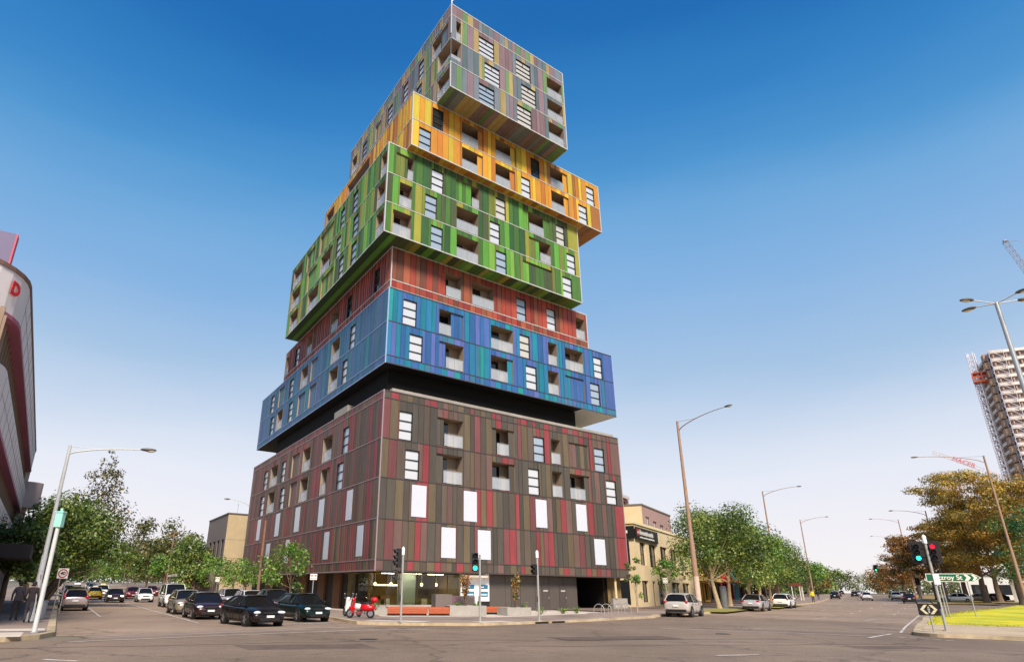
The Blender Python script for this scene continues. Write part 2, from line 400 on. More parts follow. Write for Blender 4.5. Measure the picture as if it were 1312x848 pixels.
def footpaths():
    # tower block: kerb strip, footpath behind it
    K=KERBL; K1=offset(K,.32)
    # inner edge: a fixed depth behind the kerb
    K2=offset(K,5.2); 
    for i in range(len(K)):           # tidy the inside of the corner
        p=K[i]
        if -8<p.x<4 and p.y<46: K2[i]=Vector((-3.2+(p.x+5.5)*.75,44.5+(p.x+5.5)*.25,0))
    mb=MB(); ribbon(mb,K,K1,.15,0,side=.17); o=mb.build('kerb',KERB); tag(o,kind='structure')
    mb=MB(); ribbon(mb,K1,K2,.146); o=mb.build('footpath',FOOT); tag(o,kind='structure')
    # pale plaza under and round the tower, out to the shops
    mb=MB()
    K3=offset(K,30)
    pts=[p for p in K2]
    big=[nt(18,200),nt(18,95),nt(19.5,60),nt(19.0,45)]
    mb.face([Vector((p[0],p[1],.140)) for p in [(-9.2,46.5),(-3.4,44.3),(2.8,45.2),(12,54.5),(17.5,62),(27,75),(10,90),(-25,85),nt(17.8,90)[:2],nt(18.4,60)[:2]]],0)
    o=mb.build('plaza_paving',CONC_L); tag(o,kind='structure')
    # block infill behind footpath on right road
    mb=MB(); A=[p for p in K2 if p.y>58 and p.x>8]; ribbon(mb,A,offset(A,30),.139)
    A=[p for p in K2 if p.x<-14]; ribbon(mb,A,offset(A,12),.139)
    o=mb.build('pavement',mat('paving_brown',lin(128,106,92),.9,var=.15,scale=2)); tag(o,kind='structure')
    # pale kerb ramps on the corner and in front of the bike hoops
    mb=MB()
    for q in ([(-4.7,37.9),(-1.7,36.9),(-.9,38.3),(-4.0,39.4)],[(1.75,37.4),(3.7,39.0),(2.9,39.9),(1.1,38.5)],[(9.7,44.9),(14.4,50.2),(13.4,51.0),(9.0,46.0)]):
        mb.face([Vector((x,y,.156)) for x,y in q],0)
    o=mb.build('ramp_paving',CONC_L); tag(o,kind='structure')
    mb=MB(); mb.face([Vector((x,y,.1545)) for x,y in [(8.3,45.4),(12.4,50.0),(14.6,52.8),(16.6,55.6),(15.4,56.4),(12.6,53.4),(8.0,47.2)]],0)
    for q in ([(20.3,60.2),(23.2,58.9),(30.2,69.2),(27.6,71.2)],[(32.2,74.6),(34.4,73.2),(44.2,87.2),(42.2,88.8)]):
        a,b,c,e=[Vector((x,y,0)) for x,y in q]
        for k in range(5): mb.face([gp(*a.lerp(e,k/5)[:2],.156),gp(*b.lerp(c,k/5)[:2],.156),gp(*b.lerp(c,(k+1)/5)[:2],.156),gp(*a.lerp(e,(k+1)/5)[:2],.156)],0)
    o=mb.build('verge_grass',mat('kerb_grass',lin(142,136,66),.95,var=.3,scale=2.5,bump=.4,noise2=(.8,lin(120,100,66),.6))); tag(o,'strips of short grass along the kerb by the bike hoops and the tree row','grass',kind='stuff')
    # left street, left footpath
    o_=[(p.x,p.y,0) for p in [nt(.2,t) for t in (32,29.5)]]
    A=[nt(.2,t) for t in range(330,29,-10)]+[nt(-.25,28.6),nt(-1.2,27.6),nt(-2.6,27.0),nt(-6,26.5),nt(-14,26)]
    A=[Vector((p.x,p.y,0)) for p in A][::-1]
    A1=offset(A,.3); 
    mb=MB(); ribbon(mb,A,A1,.15,0,side=.17); o=mb.build('kerb',KERB); tag(o,kind='structure')
    mb=MB(); mb.face([Vector((p.x,p.y,.146)) for p in A1[:6]]+[Vector((*nt(-.1,34)[:2],.146)),Vector((*nt(-14,34)[:2],.146))],0)
    for a,b in zip(range(34,320,10),range(44,330,10)):
        mb.face([nt(-.1,a,.146),nt(-.1,b,.146),nt(-9,b,.146),nt(-9,a,.146)],0)
    o=mb.build('footpath',FOOT); tag(o,kind='structure')
    mb=MB(); 
    for n0,t0,n1,t1 in ((-3.4,27.6,-.8,30.2),(-3.6,31.0,-.15,32.6)):
        mb.face([nt(n0,t0,.151),nt(n1,t0,.151),nt(n1,t1,.151),nt(n0,t1,.151)],0)
    o=mb.build('footpath_slab',CONC_L); tag(o,kind='structure')
    # concrete drain across the mouth of the side street
    A=catmull([(-13.6,26.2,0),(-8.9,31.4,0),(-5.0,34.9,0),(-1.5,35.9,0),(1.6,36.6,0)],6); B=offset(A,-1.25)
    mb=MB(); ribbon(mb,B,A,.009); o=mb.build('road_drain',mat('drain_concrete',lin(150,132,118),.85,var=.2,scale=2,noise2=(.5,lin(112,98,88),.7))); tag(o,kind='structure')
    # kerb drain grates
    for i,(x,y) in enumerate(((5.2,40.0),(6.3,41.05))):
        d=Vector((.72,.69,0)); mb=MB(); mb.obox((x-d.x*.6+.02,y-d.y*.6-.02,.02),d*1.15,Vector((.03,-.03,0)),(0,0,.11)); o=mb.build('kerb_drain',BLACK)
        tag(o,'dark slot drain in the kerb, '+('nearer the corner' if i==0 else 'farther from the corner'),'drain','slot drains in the kerb')
footpaths()
def island():
    front=[(22.9,35,0),(22.2,34,0),(21.7,32.9,0),(21.9,31.9,0),(22.6,31.4,0),(24.3,30.5,0),(28,28.4,0),(36,24,0)]
    edge=[Vector(p) for p in front][::-1]+[Vector((p[0],p[1],0)) for p in [(26.8,40.6),(31,46.3),(35,52),(37.2,54.8)]]
    edge=catmull(edge,3)
    inner=offset(edge,-.35) if False else offset(edge,-.35)
    mb=MB(); 
    for i in range(len(edge)-1):
        a0,a1,b0,b1=edge[i],edge[i+1],inner[i],inner[i+1]
        mb.face([gp(a0.x,a0.y,.15),gp(b0.x,b0.y,.15),gp(b1.x,b1.y,.15),gp(a1.x,a1.y,.15)],0)
        mb.face([gp(a0.x,a0.y,-.02),gp(a0.x,a0.y,.15),gp(a1.x,a1.y,.15),gp(a1.x,a1.y,-.02)],0)
    o=mb.build('kerb',KERB); tag(o,kind='structure')
    mb=MB(); mb.face([gp(p.x,p.y,.146) for p in inner]+[gp(49,64,.146),gp(62,60,.146),gp(60,30,.146)],0)
    o=mb.build('island_paving',mat('island_conc',lin(186,164,134),.9,var=.15,scale=2,noise2=(.4,lin(150,128,100),.5))); tag(o,kind='structure')
    # lawn, slightly domed
    rim=[(27.6,40.9),(30.6,38.9),(36,35.4),(52,30),(80,62),(77,95),(61,78),(53.6,71),(46.5,63.8),(40.5,57.4),(36.2,52.6),(31,45.6)]
    c=(50,62)
    mb=MB(); n=len(rim); K=8
    def q(i,k):
        f=k/K; x=c[0]+(rim[i%n][0]-c[0])*f; y=c[1]+(rim[i%n][1]-c[1])*f
        return gp(x,y,.151+.22*(1-f*f))
    for i in range(n):
        for k in range(K):
            f=[q(i,k),q(i,k+1),q(i+1,k+1),q(i+1,k)]
            mb.face(f if k else f[1:][:2]+[f[0]] if False else (f if k else [f[0],f[1],f[2]]),0,None,True)
    o=mb.build('lawn',GRASS); tag(o,'bright yellow-green mown lawn on the traffic island','grass',kind='stuff')
    blades=MB()
    def inside(x,y):
        w=False
        for i in range(n):
            x1,y1=rim[i];x2,y2=rim[(i+1)%n]
            if (y1>y)!=(y2>y) and x<(x2-x1)*(y-y1)/(y2-y1)+x1: w=not w
        return w
    k=0
    while k<14000:
        x=rng.uniform(27,62);y=rng.uniform(36,80)
        if not inside(x,y) or rng.random()<.5*smooth((math.hypot(x,y)-50)/40): continue
        a=rng.uniform(0,6.28);h=rng.uniform(.03,.09);w=.03
        f=max(0,1-math.hypot(x-c[0],y-c[1])/26)
        # height of the dome at this spot
        z=T(x,y)+.15+.12*f
        g=rng.uniform(.45,1.2); cc=lin(*rng.choice([(214,200,18),(206,196,20),(170,176,24),(132,150,28)]),g)
        p=V3(x,y,z); s=V3(math.cos(a)*w,math.sin(a)*w,0); u=V3(rng.uniform(-.04,.04),rng.uniform(-.04,.04),h)
        blades.face([p-s,p+s,p+u],0,cc); k+=1
    o=blades.build('grass',LEAF); tag(o,'loose tufts of grass in the traffic island lawn','grass',kind='stuff')
    # far verge with leaf litter under the tawny trees
    P=catmull([(72,104,0),(88,128,0),(118,176,0),(170,263,0),(320,515,0)],5); Q=offset(P,-8)
    mb=MB(); ribbon(mb,P,Q,.12,0,side=.13); 
    P=[Vector((*p,0)) for p in ((82,112),(97,117),(130,133),(190,160))]
    Q=[Vector((*p,0)) for p in ((126,177),(178,262),(270,400),(420,420))]
    mb2=MB()
    for i in range(3):
        for k in range(8):
            a0,a1,b0,b1=P[i].lerp(Q[i],k/8),P[i+1].lerp(Q[i+1],k/8),P[i].lerp(Q[i],(k+1)/8),P[i+1].lerp(Q[i+1],(k+1)/8)
            mb2.face([gp(q.x,q.y,.06) for q in (a0,a1,b1,b0)],0)
    o=mb.build('median_ground',VERGE); tag(o,kind='structure')
    o=mb2.build('verge_ground',VERGE); tag(o,kind='structure')
island()
def markings():
    mb=MB()
    def strip(a,b,w=.13,dz=.016):
        a=Vector((a[0],a[1],0));b=Vector((b[0],b[1],0)); n=max(1,int((b-a).length/6)); d=(b-a).normalized(); s=Vector((-d.y,d.x,0))*w/2
        for i in range(n):
            p=a.lerp(b,i/n);q=a.lerp(b,(i+1)/n)
            mb.face([gp(*(p-s)[:2],dz),gp(*(q-s)[:2],dz),gp(*(q+s)[:2],dz),gp(*(p+s)[:2],dz)],0)
    # side street: edge line across the mouth, centre line, parking dash
    e=[(-12.6,23.6),(-7.5,28.9),(-4.2,32.0),(-.6,33.8),(2.4,35.2)]
    for a,b in zip(e[:-1],e[1:]): strip(a,b,.14,.017)
    strip(nt(6.6,38)[:2],nt(6.6,84)[:2],.13); 
    for t in range(92,250,9): strip(nt(6.6,t)[:2],nt(6.6,t+3)[:2],.13)
    strip(nt(2.5,47)[:2],nt(2.5,66)[:2],.11)
    strip(nt(8.0,35.6)[:2],nt(13.2,36.4)[:2],.3)      # stop line
    strip(nt(10.9,38)[:2],nt(10.9,60)[:2],.11)
    # crossing lines over the mouth of the main road
    strip((10.3,41.4),(21.3,34.7),.13,.017); strip((9.4,37.9),(19.2,32.1),.13,.017)
    strip((18.2,30.9),(21.2,34.1),.16,.018); 
    for f in (0,.22,.44,.66,.88):
        a=Vector((20.0,31.7));b=Vector((20.9,29.6)); strip(a.lerp(b,f),a.lerp(b,f+.14),.15,.018)
    strip((24.0,30.1),(28,27.7),.13,.017); strip((-10.2,18.2),(-9.2,17.9),.14,.017); strip((8,21.5),(9.5,22.0),.12,.017)
    # lane dashes
    base=catmull(RK[5:],8); 
    for off in (2.5,5.7,8.9,12.1):
        P=resample(offset(base,-off),1.0); L=0; 
        i=6
        while i<min(len(P)-4,330):
            strip(P[i],P[i+3],.12); i+=11 if off>2.6 else 8
    # solid line along the island
    P=offset(MK,.55); P=resample(P,4)
    for a,b in zip(P[:38],P[1:39]): strip(a,b,.12)
    o=mb.build('road_markings',LINE); tag(o,kind='structure')
    mb=MB()
    for pts in ([(-13.1,25.6),(-9.3,30.2),(-5.6,33.7)],[(10,39.5),(20,33.4)],[(-16,19.5),(-2,26),(14,29.5)],[(2,24),(18,27.4)]):
        mbt=pts
        for a,b in zip(pts[:-1],pts[1:]):
            a=Vector((*a,0));b=Vector((*b,0)); n=max(2,int((b-a).length/.7)); d=(b-a).normalized(); s=Vector((-d.y,d.x,0))
            w=lambda k:s*(.10*math.sin(k*1.7+a.x)+.06*math.sin(k*4.1))
            for i in range(n):
                p=a.lerp(b,i/n)+w(i/n*9);q=a.lerp(b,(i+1)/n)+w((i+1)/n*9)
                mb.face([gp(*(p-s*.03)[:2],.0195),gp(*(q-s*.03)[:2],.0195),gp(*(q+s*.03)[:2],.0195),gp(*(p+s*.03)[:2],.0195)],0)
    for pts in ([(-6,21.5),(-2.2,22.6),(-3,24.4),(-7,23.2)],[(4.5,27),(9.5,28.8),(9,30.6),(3.9,28.8)],[(14.5,24.6),(17.5,25.2),(17,26.4),(14.1,25.8)]):
        pm=MB(); pm.face([gp(x,y,.0125) for x,y in pts],0); po=pm.build('road_patch',mat('asphalt_patch',lin(92,76,64),.9,var=.3,scale=6,noise2=(1.2,lin(120,100,84),.6))); tag(po,kind='structure')
    o=mb.build('road_tar_seams',mat('tar',lin(52,46,44),.6,var=.2)); tag(o,kind='structure')
markings()

for i,(x,y,l) in enumerate(((-3.0,26.5,'round iron manhole cover in the junction, nearer the side street'),(12.5,32.5,'round iron manhole cover in the junction in front of the bike hoops'))):
    m=MB(); m.tube([(0,0,-.03),(0,0,.019)],.34,24); m.tube([(0,0,.019),(0,0,.024)],.27,20); o=m.build('manhole_cover',mat('cast_iron',lin(74,62,54),.6,metal=.3,var=.2,scale=9)); o.location=(x,y,0); tag(o,l,'manhole cover','iron manhole covers')
# ------------------------------------------------------------------ the tower of stacked coloured boxes
def pal(*a):
    o=[]
    for c in a:
        g=.3*c[0]+.55*c[1]+.15*c[2]; q=[v+(g-v)*.10 for v in c[:3]]
        o+= [lin(*q,.78)]*(c[3] if len(c)>3 else 1)
    return o
PAL={'dark':pal((92,84,74,5),(114,98,74,4),(122,92,84,4),(160,66,70,3),(86,80,72,4),(132,76,76,2),(104,88,76,3)),
 'darkL':pal((106,88,79,4),(120,88,80,4),(136,84,80,4),(92,82,70,3),(156,70,74,3),(124,104,82,2)),
 'blue':pal((52,104,168,4),(40,126,172,3),(78,108,178,3),(30,134,160,2),(34,150,150,2),(94,110,182,2),(60,120,150,2)),
 'blueL':pal((70,108,150,4),(58,116,150,3),(88,112,160,2),(60,128,146,2),(90,106,150,1)),
 'red':pal((168,70,54,4),(188,76,56,3),(124,74,58,3),(152,86,60,3),(180,96,62,2),(150,56,50,2)),
 'green':pal((78,122,50,4),(98,166,58,3),(120,132,52,3),(80,92,56,3),(166,162,56,2),(58,100,52,3),(124,176,62,2)),
 'orange':pal((230,158,44,4),(208,126,42,3),(236,190,50,3),(178,112,50,2),(206,182,52,2),(222,146,42,2)),
 'grey':pal((122,130,138,4),(148,120,126,3),(112,150,94,3),(182,158,98,4),(100,118,122,2),(136,108,106,2))}
BOX={'dark':((-5.57,50.8),28.76,43.57,[16.88,16.22,12.93,9.83,6.74,3.78,2.98]),
'blue':((-5.58,50.67),28.88,43.12,[26.09,22.95,19.86,19.14]),
'red':((-5.50,50.9),25.1,33.3,[30.21,26.93,26.09]),
'green':((-6.03,48.28),24.52,29.92,[39.55,36.31,33.26,30.21]),
'orange':((-4.03,48.66),25.78,25.17,[45.7,42.6,39.55]),
'grey':((-.54,47.94),15.62,27.45,[56.22,54.79,51.78,48.76,45.7])}
OPEN={
('dark','R',1):[(1.56,2.86,'w'),(5.36,8.15,'bl'),(11.42,14.1,'blr'),(16.54,17.91,'w'),(18.82,20.09,'n'),(21.28,24.03,'bs'),(24.94,26.41,'w')],
('dark','R',2):[(2.28,3.64,'w'),(5.33,8.1,'bl'),(11.38,14.09,'br'),(15.72,17.1,'w'),(18.79,20.12,'n'),(21.17,23.99,'br'),(26.38,27.88,'w')],
('dark','R',3):[(3.01,4.46,'p'),(8.23,9.67,'p'),(16.49,17.92,'p'),(21.78,23.24,'p')],
('dark','R',4):[(5.97,7.45,'p'),(9.73,11.16,'p'),(24.04,25.59,'p')],
('blue','R',0):[(1.49,2.91,'w'),(5.35,8.14,'br2'),(11.44,14.26,'b'),(15.12,16.45,'w'),(19.02,20.27,'n'),(21.47,24.17,'b'),(25.83,27.13,'w')],
('blue','R',1):[(2.27,3.64,'w'),(5.42,8.15,'bl'),(11.39,14.19,'br'),(15.84,17.25,'w'),(18.83,20.34,'n'),(21.31,24.12,'bs'),(25.02,26.46,'w')],
('red','R',0):[(5.29,7.75,'bl'),(9.07,11.81,'b'),(14.77,16.05,'w'),(18.98,20.26,'w'),(23.36,24.77,'b')],
('green','R',0):[(.85,2.75,'bm'),(4.77,6.13,'w'),(7.62,10.52,'bm'),(12.64,13.96,'w'),(16.35,20.3,'blr'),(21.18,22.44,'w')],
('green','R',1):[(1.37,2.69,'b'),(4.13,5.44,'w'),(7.75,10.38,'b'),(11.83,13.12,'w'),(17.09,20.19,'bl2'),(22.59,23.88,'w')],
('green','R',2):[(.8,2.72,'b'),(4.86,6.17,'w'),(7.78,10.39,'b'),(12.59,13.92,'w'),(16.11,20.26,'bs'),(21.74,23.11,'w')],
('orange','R',0):[(2.26,3.53,'wd'),(5.82,8.57,'br'),(10.15,12.94,'br'),(15.08,16.34,'wd'),(17.99,20.66,'br'),(23.7,25.01,'w')],
('orange','R',1):[(.79,2.14,'w'),(5.85,8.46,'br'),(10.1,12.75,'br'),(13.6,14.87,'w'),(17.98,20.66,'br'),(22.18,23.54,'w')],
('grey','R',1):[(.62,1.21,'b'),(3.5,5.5,'w4'),(8.51,10.59,'w4'),(13.05,15.35,'b')],
('grey','R',2):[(.06,1.24,'c'),(4.21,6.22,'w4'),(9.18,11.26,'w4'),(12.95,15.3,'b')],
('grey','R',3):[(3.47,5.45,'w4'),(8.48,10.48,'w4'),(12.95,15.2,'b')],
('dark','L',1):[(7.5,9.0,'w'),(11.77,14.5,'b'),(18.42,21.02,'b'),(22.12,25.0,'bs'),(27.6,29.2,'w'),(30.84,34.0,'b'),(35.4,37.2,'w')],
('dark','L',2):[(8.31,9.9,'w'),(11.77,14.42,'bl2'),(18.44,21.07,'b'),(22.06,24.76,'bs'),(26.9,28.6,'w'),(30.94,34.0,'b'),(35.7,37.6,'w')],
('dark','L',3):[(5.53,6.88,'p'),(12.75,14.24,'p'),(20.21,21.8,'p'),(27.64,29.31,'p'),(36.03,37.72,'p')],
('dark','L',4):[(2.7,3.99,'p'),(10.53,11.97,'p'),(23.01,24.27,'p'),(30.63,32.2,'p')],
('blue','L',0):[(7.7,8.99,'w'),(11.86,14.32,'b'),(18.67,21.08,'bs'),(22.15,24.75,'b'),(27.77,29.4,'w'),(31.54,34.2,'bs'),(36.33,38.0,'w')],
('blue','L',1):[(9.2,10.5,'w'),(11.8,14.38,'b'),(18.41,20.87,'bs'),(22.21,25.0,'bs'),(27.09,28.7,'w'),(31.3,34.0,'b'),(35.35,37.0,'w')],
('red','L',0):[(2.62,3.8,'wd'),(9.5,10.7,'wd'),(13.44,15.82,'b'),(22.2,24.15,'b'),(27.2,28.7,'w'),(31.6,33.0,'b')],
('green','L',0):[(.22,1.49,'b'),(7.25,8.55,'w'),(10.88,12.1,'w'),(14.17,18.65,'bs'),(20.47,23.5,'bs'),(25.3,28.9,'b')],
('green','L',1):[(.28,2.0,'b'),(6.7,8.05,'w'),(11.42,12.74,'w'),(13.93,17.81,'bl'),(19.04,22.4,'bs'),(25.28,28.82,'b')],
('green','L',2):[(.24,1.9,'b'),(6.6,8.0,'w'),(10.09,11.37,'w'),(12.98,16.9,'bs'),(17.8,21.5,'b'),(25.2,28.55,'b')],
('orange','L',0):[(10.52,17.1,'b'),(21.6,24.4,'b')],
('orange','L',1):[(5.67,6.83,'w')],
('grey','L',1):[(.48,3.95,'bl2'),(5.9,7.05,'w'),(9.68,10.9,'w'),(13.81,15.15,'w'),(17.08,18.83,'bs'),(21.55,22.9,'w'),(24.8,26.6,'b')],
('grey','L',2):[(.06,2.64,'c'),(6.18,7.4,'w')],
('grey','L',3):[(.16,2.56,'b')],
}
tower=thing('apartment_tower','tall apartment tower of six offset boxes clad in grey, orange, green, red, blue and maroon','apartment tower',(-5.57,50.8,0))
TO=Vector((-5.57,50.8,0))
def frame(n,face):
    C,Lu,Lv,z=BOX[n]; C=Vector((C[0],C[1],0))-TO
    if face=='R': return C,Uh,Vh,Lu
    if face=='L': return C,Vh,Uh,Lv
    if face=='R2': return C+Vh*Lv,Uh,-Vh,Lu
    if face=='L2': return C+Uh*Lu,Vh,-Uh,Lv
def FP(fr,s,d,z): return fr[0]+fr[1]*s+fr[2]*d+Vector((0,0,z))
def fbox(mb,fr,s0,s1,d0,d1,z0,z1,mi=0,c=None):
    P=lambda s,d,z:FP(fr,s,d,z)
    mb.hexa([P(s0,d0,z0),P(s1,d0,z0),P(s1,d1,z0),P(s0,d1,z0),P(s0,d0,z1),P(s1,d0,z1),P(s1,d1,z1),P(s0,d1,z1)],mi,c)
def strips(L,rg):
    g=[0.]; 
    while g[-1]<L-1.0: g.append(g[-1]+rg.choice([.46,.56,.62,.7,.78]))
    g[-1]=L; return g
def shade(c,rg): k=rg.uniform(.86,1.14); return (c[0]*k,c[1]*k,c[2]*k,1)
def pick(P_,last,rg):
    for _ in range(9):
        c=rg.choice(P_)
        if last is None or (c!=last and not (c[0]>2.2*c[1] and last[0]>2.2*last[1] and c[2]*2.6>c[0])): return c
    return c
def openz(n,r,t,zt,zb):
    h=zt-zb
    if t=='p': return zb+.3,zb+h-.28
    if t in('w','wd'): return zb+.06,zb+min(2.42,h-.42)
    if t=='w4': return zb+.1,zb+2.42
    if t=='c': return zb+.5,zt-.1
    return zb+.1,zb+min(2.5,h-.42)
def screen_fill(mb,fr,s0,s1,d,z0,z1,P,rg):
    x=s0
    while x<s1-.05:
        w=min(rg.choice([.42,.5,.58]),s1-x)
        if s1-x-w<.2: w=s1-x
        fbox(mb,fr,x+.012,x+w-.012,d,d+.05,z0,z1,0,shade(rg.choice(P),rg)); x+=w
def build_window(fr,s0,s1,z0,z1,t,par):
    f=MB(); dep=.16
    # reveal
    P=lambda s,d,z:FP(fr,s,d,z)
    for a,b in (((s0,z0),(s0,z1)),((s0,z1),(s1,z1)),((s1,z1),(s1,z0)),((s1,z0),(s0,z0))):
        f.face([P(a[0],-.02,a[1]),P(b[0],-.02,b[1]),P(b[0],dep,b[1]),P(a[0],dep,a[1])])
    e=.06
    fbox(f,fr,s0,s0+e,.05,.15,z0,z1); fbox(f,fr,s1-e,s1,.05,.15,z0,z1)
    fbox(f,fr,s0+e,s1-e,.05,.15,z0,z0+e); fbox(f,fr,s0+e,s1-e,.05,.15,z1-e,z1)
    nb=3 if t!='w4' else 4
    for k in range(1,nb):
        z=z0+(z1-z0)*k/nb; fbox(f,fr,s0+e,s1-e,.06,.15,z-.045,z+.045)
    if t=='w4': fbox(f,fr,(s0+s1)/2-.03,(s0+s1)/2+.03,.07,.15,z0+(z1-z0)*3/4+.045,z1-e)
    w=f.build('window',FRAME,par)
    p=MB(); p.face([P(s0+.03,.12,z0+.03),P(s1-.03,.12,z0+.03),P(s1-.03,.12,z1-.03),P(s0+.03,.12,z1-.03)])
    k=rng.random(); p.build('pane',PANE_DK if t=='wd' else PANE if k<.5 else glassy('window_pane_grey',lin(150,164,178),.04,.9,coat=.8) if k<.85 else glassy('window_pane_warm',lin(190,186,176),.08,.9),w)
def build_balcony(n,fr,s0,s1,z0,z1,t,par,P_,rg,depth=1.7):
    P=lambda s,d,z:FP(fr,s,d,z)
    sh=MB(); warm=n in('dark','blue','red')
    a=[(s0,z0),(s1,z0),(s1,z1),(s0,z1)]
    side=1 if warm else 2
    def q(x,mi): sh.face([P(*k) for k in x],mi)
    q([(s0,-.02,z0),(s0,depth,z0),(s0,depth,z1),(s0,-.02,z1)],side if t!='n' else 1)
    if t!='cc': q([(s1,-.02,z0),(s1,depth,z0),(s1,depth,z1),(s1,-.02,z1)],side if t!='n' else 1)
    q([(s0,-.02,z1),(s1,-.02,z1),(s1,depth,z1),(s0,depth,z1)],2)
    q([(s0,-.02,z0),(s1,-.02,z0),(s1,depth,z0),(s0,depth,z0)],3)
    q([(s0,depth,z0),(s1,depth,z0),(s1,depth,z1),(s0,depth,z1)],1)
    b=sh.build('balcony',[FRAME,WALL_TAN,WALL_BRN,CONC],par)
    w=s1-s0
    if t!='n':
        d=MB(); f0,f1=(.10,.62) if not t.startswith('br') else (.08,.58)
        fbox(d,fr,s0+w*f0,s0+w*f1,depth-.08,depth-.03,z0+.02,z1-.12)
        d.build('glass_door',DOORG,b)
    else:
        d=MB(); fbox(d,fr,s0+w*.05,s0+w*.4,depth-.08,depth-.03,z0+.02,z1-.3); d.build('glass_door',DOORG,b)
    def scr(a_,b_):
        m=MB(); screen_fill(m,fr,a_,b_,.14,z0+.02,z1-.02,P_,rg); m.build('screen',CLAD,b)
    fr0,fr1=s0,s1
    if t=='bl': scr(s0+.02,s0+w*.28); fr0=s0+w*.28
    if t=='br': scr(s1-w*.24,s1-.02); fr1=s1-w*.24
    if t=='bl2': scr(s0+.02,s0+w*.5); fr0=s0+w*.5
    if t=='br2': scr(s1-w*.5,s1-.02); fr1=s1-w*.5
    if t=='bm': scr(s0+.02,s0+w*.68); fr0=s0+w*.68
    if t=='blr': scr(s0+.02,s0+w*.22); scr(s1-w*.24,s1-.02); fr0=s0+w*.22; fr1=s1-w*.24
    if t=='bs': scr(s0+.02,s1-.02); return b
    g=MB(); fbox(g,fr,fr0+.03,fr1-.03,.05,.07,z0+.06,z0+1.05,0)
    nn=max(1,round((fr1-fr0)/1.2))
    for k in range(nn+1):
        s=fr0+.03+(fr1-fr0-.06)*k/nn; fbox(g,fr,s-.015,s+.015,.03,.05,z0,z0+1.08,1)
    fbox(g,fr,fr0+.03,fr1-.03,.03,.075,z0+1.05,z0+1.09,1)
    g.build('balustrade',[BALUS,STEEL],b)
    return b
def build_box(n):
    C,Lu,Lv,z=BOX[n]
    zt,zb=z[0],z[-1]
    base=MB(); trim=MB(); panels=MB(); opens=[]
    nrow={'dark':6,'blue':3,'red':2,'green':3,'orange':2,'grey':4}[n]
    for face in ('R','L','R2','L2'):
        fr=frame(n,face); L=fr[3]; rg=random.Random(hash(n+face)%999 if False else sum(map(ord,n+face))*7)
        P_=PAL.get(n+'L',PAL[n]) if face=='L' else PAL[n]
        grid=strips(L,rg)
        for r in range(nrow):
            a,b=z[r],z[r+1]
            ops=sorted(OPEN.get((n,face,r),[]))
            gz=[(s0,s1,t,*openz(n,r,t,a,b)) for s0,s1,t in ops]
            if n=='grey' and r==2: gz=[(s0,s1,t,(b+.55 if t=='c' else z0),(a-.12 if t=='c' else z1)) for s0,s1,t,z0,z1 in gz]
            if face in('R','L'): opens+= [(face,r)+g for g in gz]
            cuts=sorted(set(grid+[x for g in gz for x in g[:2]]))
            ci={}; last=None
            for s0,s1 in zip(cuts[:-1],cuts[1:]):
                if s1-s0<.004: continue
                mid=(s0+s1)/2
                k=max(i for i,g in enumerate(grid) if g<=mid+1e-6)
                if k not in ci: last=pick(P_,last,rg); ci[k]=shade(last,rg)
                c=ci[k]; segs=[(b,a)]
                for g in gz:
                    if g[0]-1e-6<=mid<=g[1]+1e-6:
                        segs=[(b,g[3]),(g[4],a)]
                        c2=shade(rg.choice(P_),rg)
                for z0,z1 in segs:
                    if z1-z0<.03: continue
                    base.face([FP(fr,s0,.05,z0),FP(fr,s1,.05,z0),FP(fr,s1,.05,z1),FP(fr,s0,.05,z1)],0)
                    ga=.014 if any(abs(s0-g)<1e-6 for g in grid) else .001
                    gb=.014 if any(abs(s1-g)<1e-6 for g in grid) else .001
                    cc=c if len(segs)==1 else c2
                    if ga>.01 and face in('R','L') and s0>.1: fbox(panels,fr,s0-.014,s0+.014,-.045,.05,z0+.014,z1-.014,0,(cc[0]*.8,cc[1]*.8,cc[2]*.8,1))
                    fbox(panels,fr,s0+ga,s1-gb,0,.05,z0+.014,z1-.014,0,cc)
        # trims on the floor lines and corner
        ti={'dark':TRIM_M,'blue':TRIM_B}.get(n,TRIM_L)
        w={'dark':.035,'blue':.03,'red':.04,'green':.036,'orange':.04,'grey':.04}[n]
        for k,zz in enumerate(z):
            hh=w*(1.4 if k in(0,len(z)-1) else 1)
            zc=min(max(zz,zb+hh),zt-hh)
            dark=(n=='dark' and face=='R') or (n=='blue' and face=='R')
            if n=='grey' and k==2: 
                pass
            fbox(trim,fr,(.06 if face in('R','L') else 0),L,-.035,-.002,zc-hh,zc+hh,1 if dark else 0)
        if face=='R':
            fbox(trim,fr,-.05,.05,-.05,.05,zb,zt if n!='grey' else zt) if n!='grey' else None
            if n=='grey':
                fbox(trim,fr,-.05,.05,-.05,.05,zt-3.9,zt); fbox(trim,fr,-.05,.05,-.05,.05,zb,zb+3.1)
        if face in('L2',): fbox(trim,fr,-.05,.05,-.05,.05,zb,zt)
    # roof
    roof=MB()
    fr=frame(n,'R'); 
    roof.face([FP(fr,0.05,.05,zt-.25),FP(fr,Lu-.05,.05,zt-.25),FP(fr,Lu-.05,Lv-.05,zt-.25),FP(fr,.05,Lv-.05,zt-.25)])
    blk=base.build('storey_block',[GAP],tower)
    panels.build('cladding',CLAD,blk); trim.build('trim',[ti,TRIM_D],blk); roof.build('roof',CONC,blk)
    # underside
    so=MB(); rg=random.Random(len(n)*13)
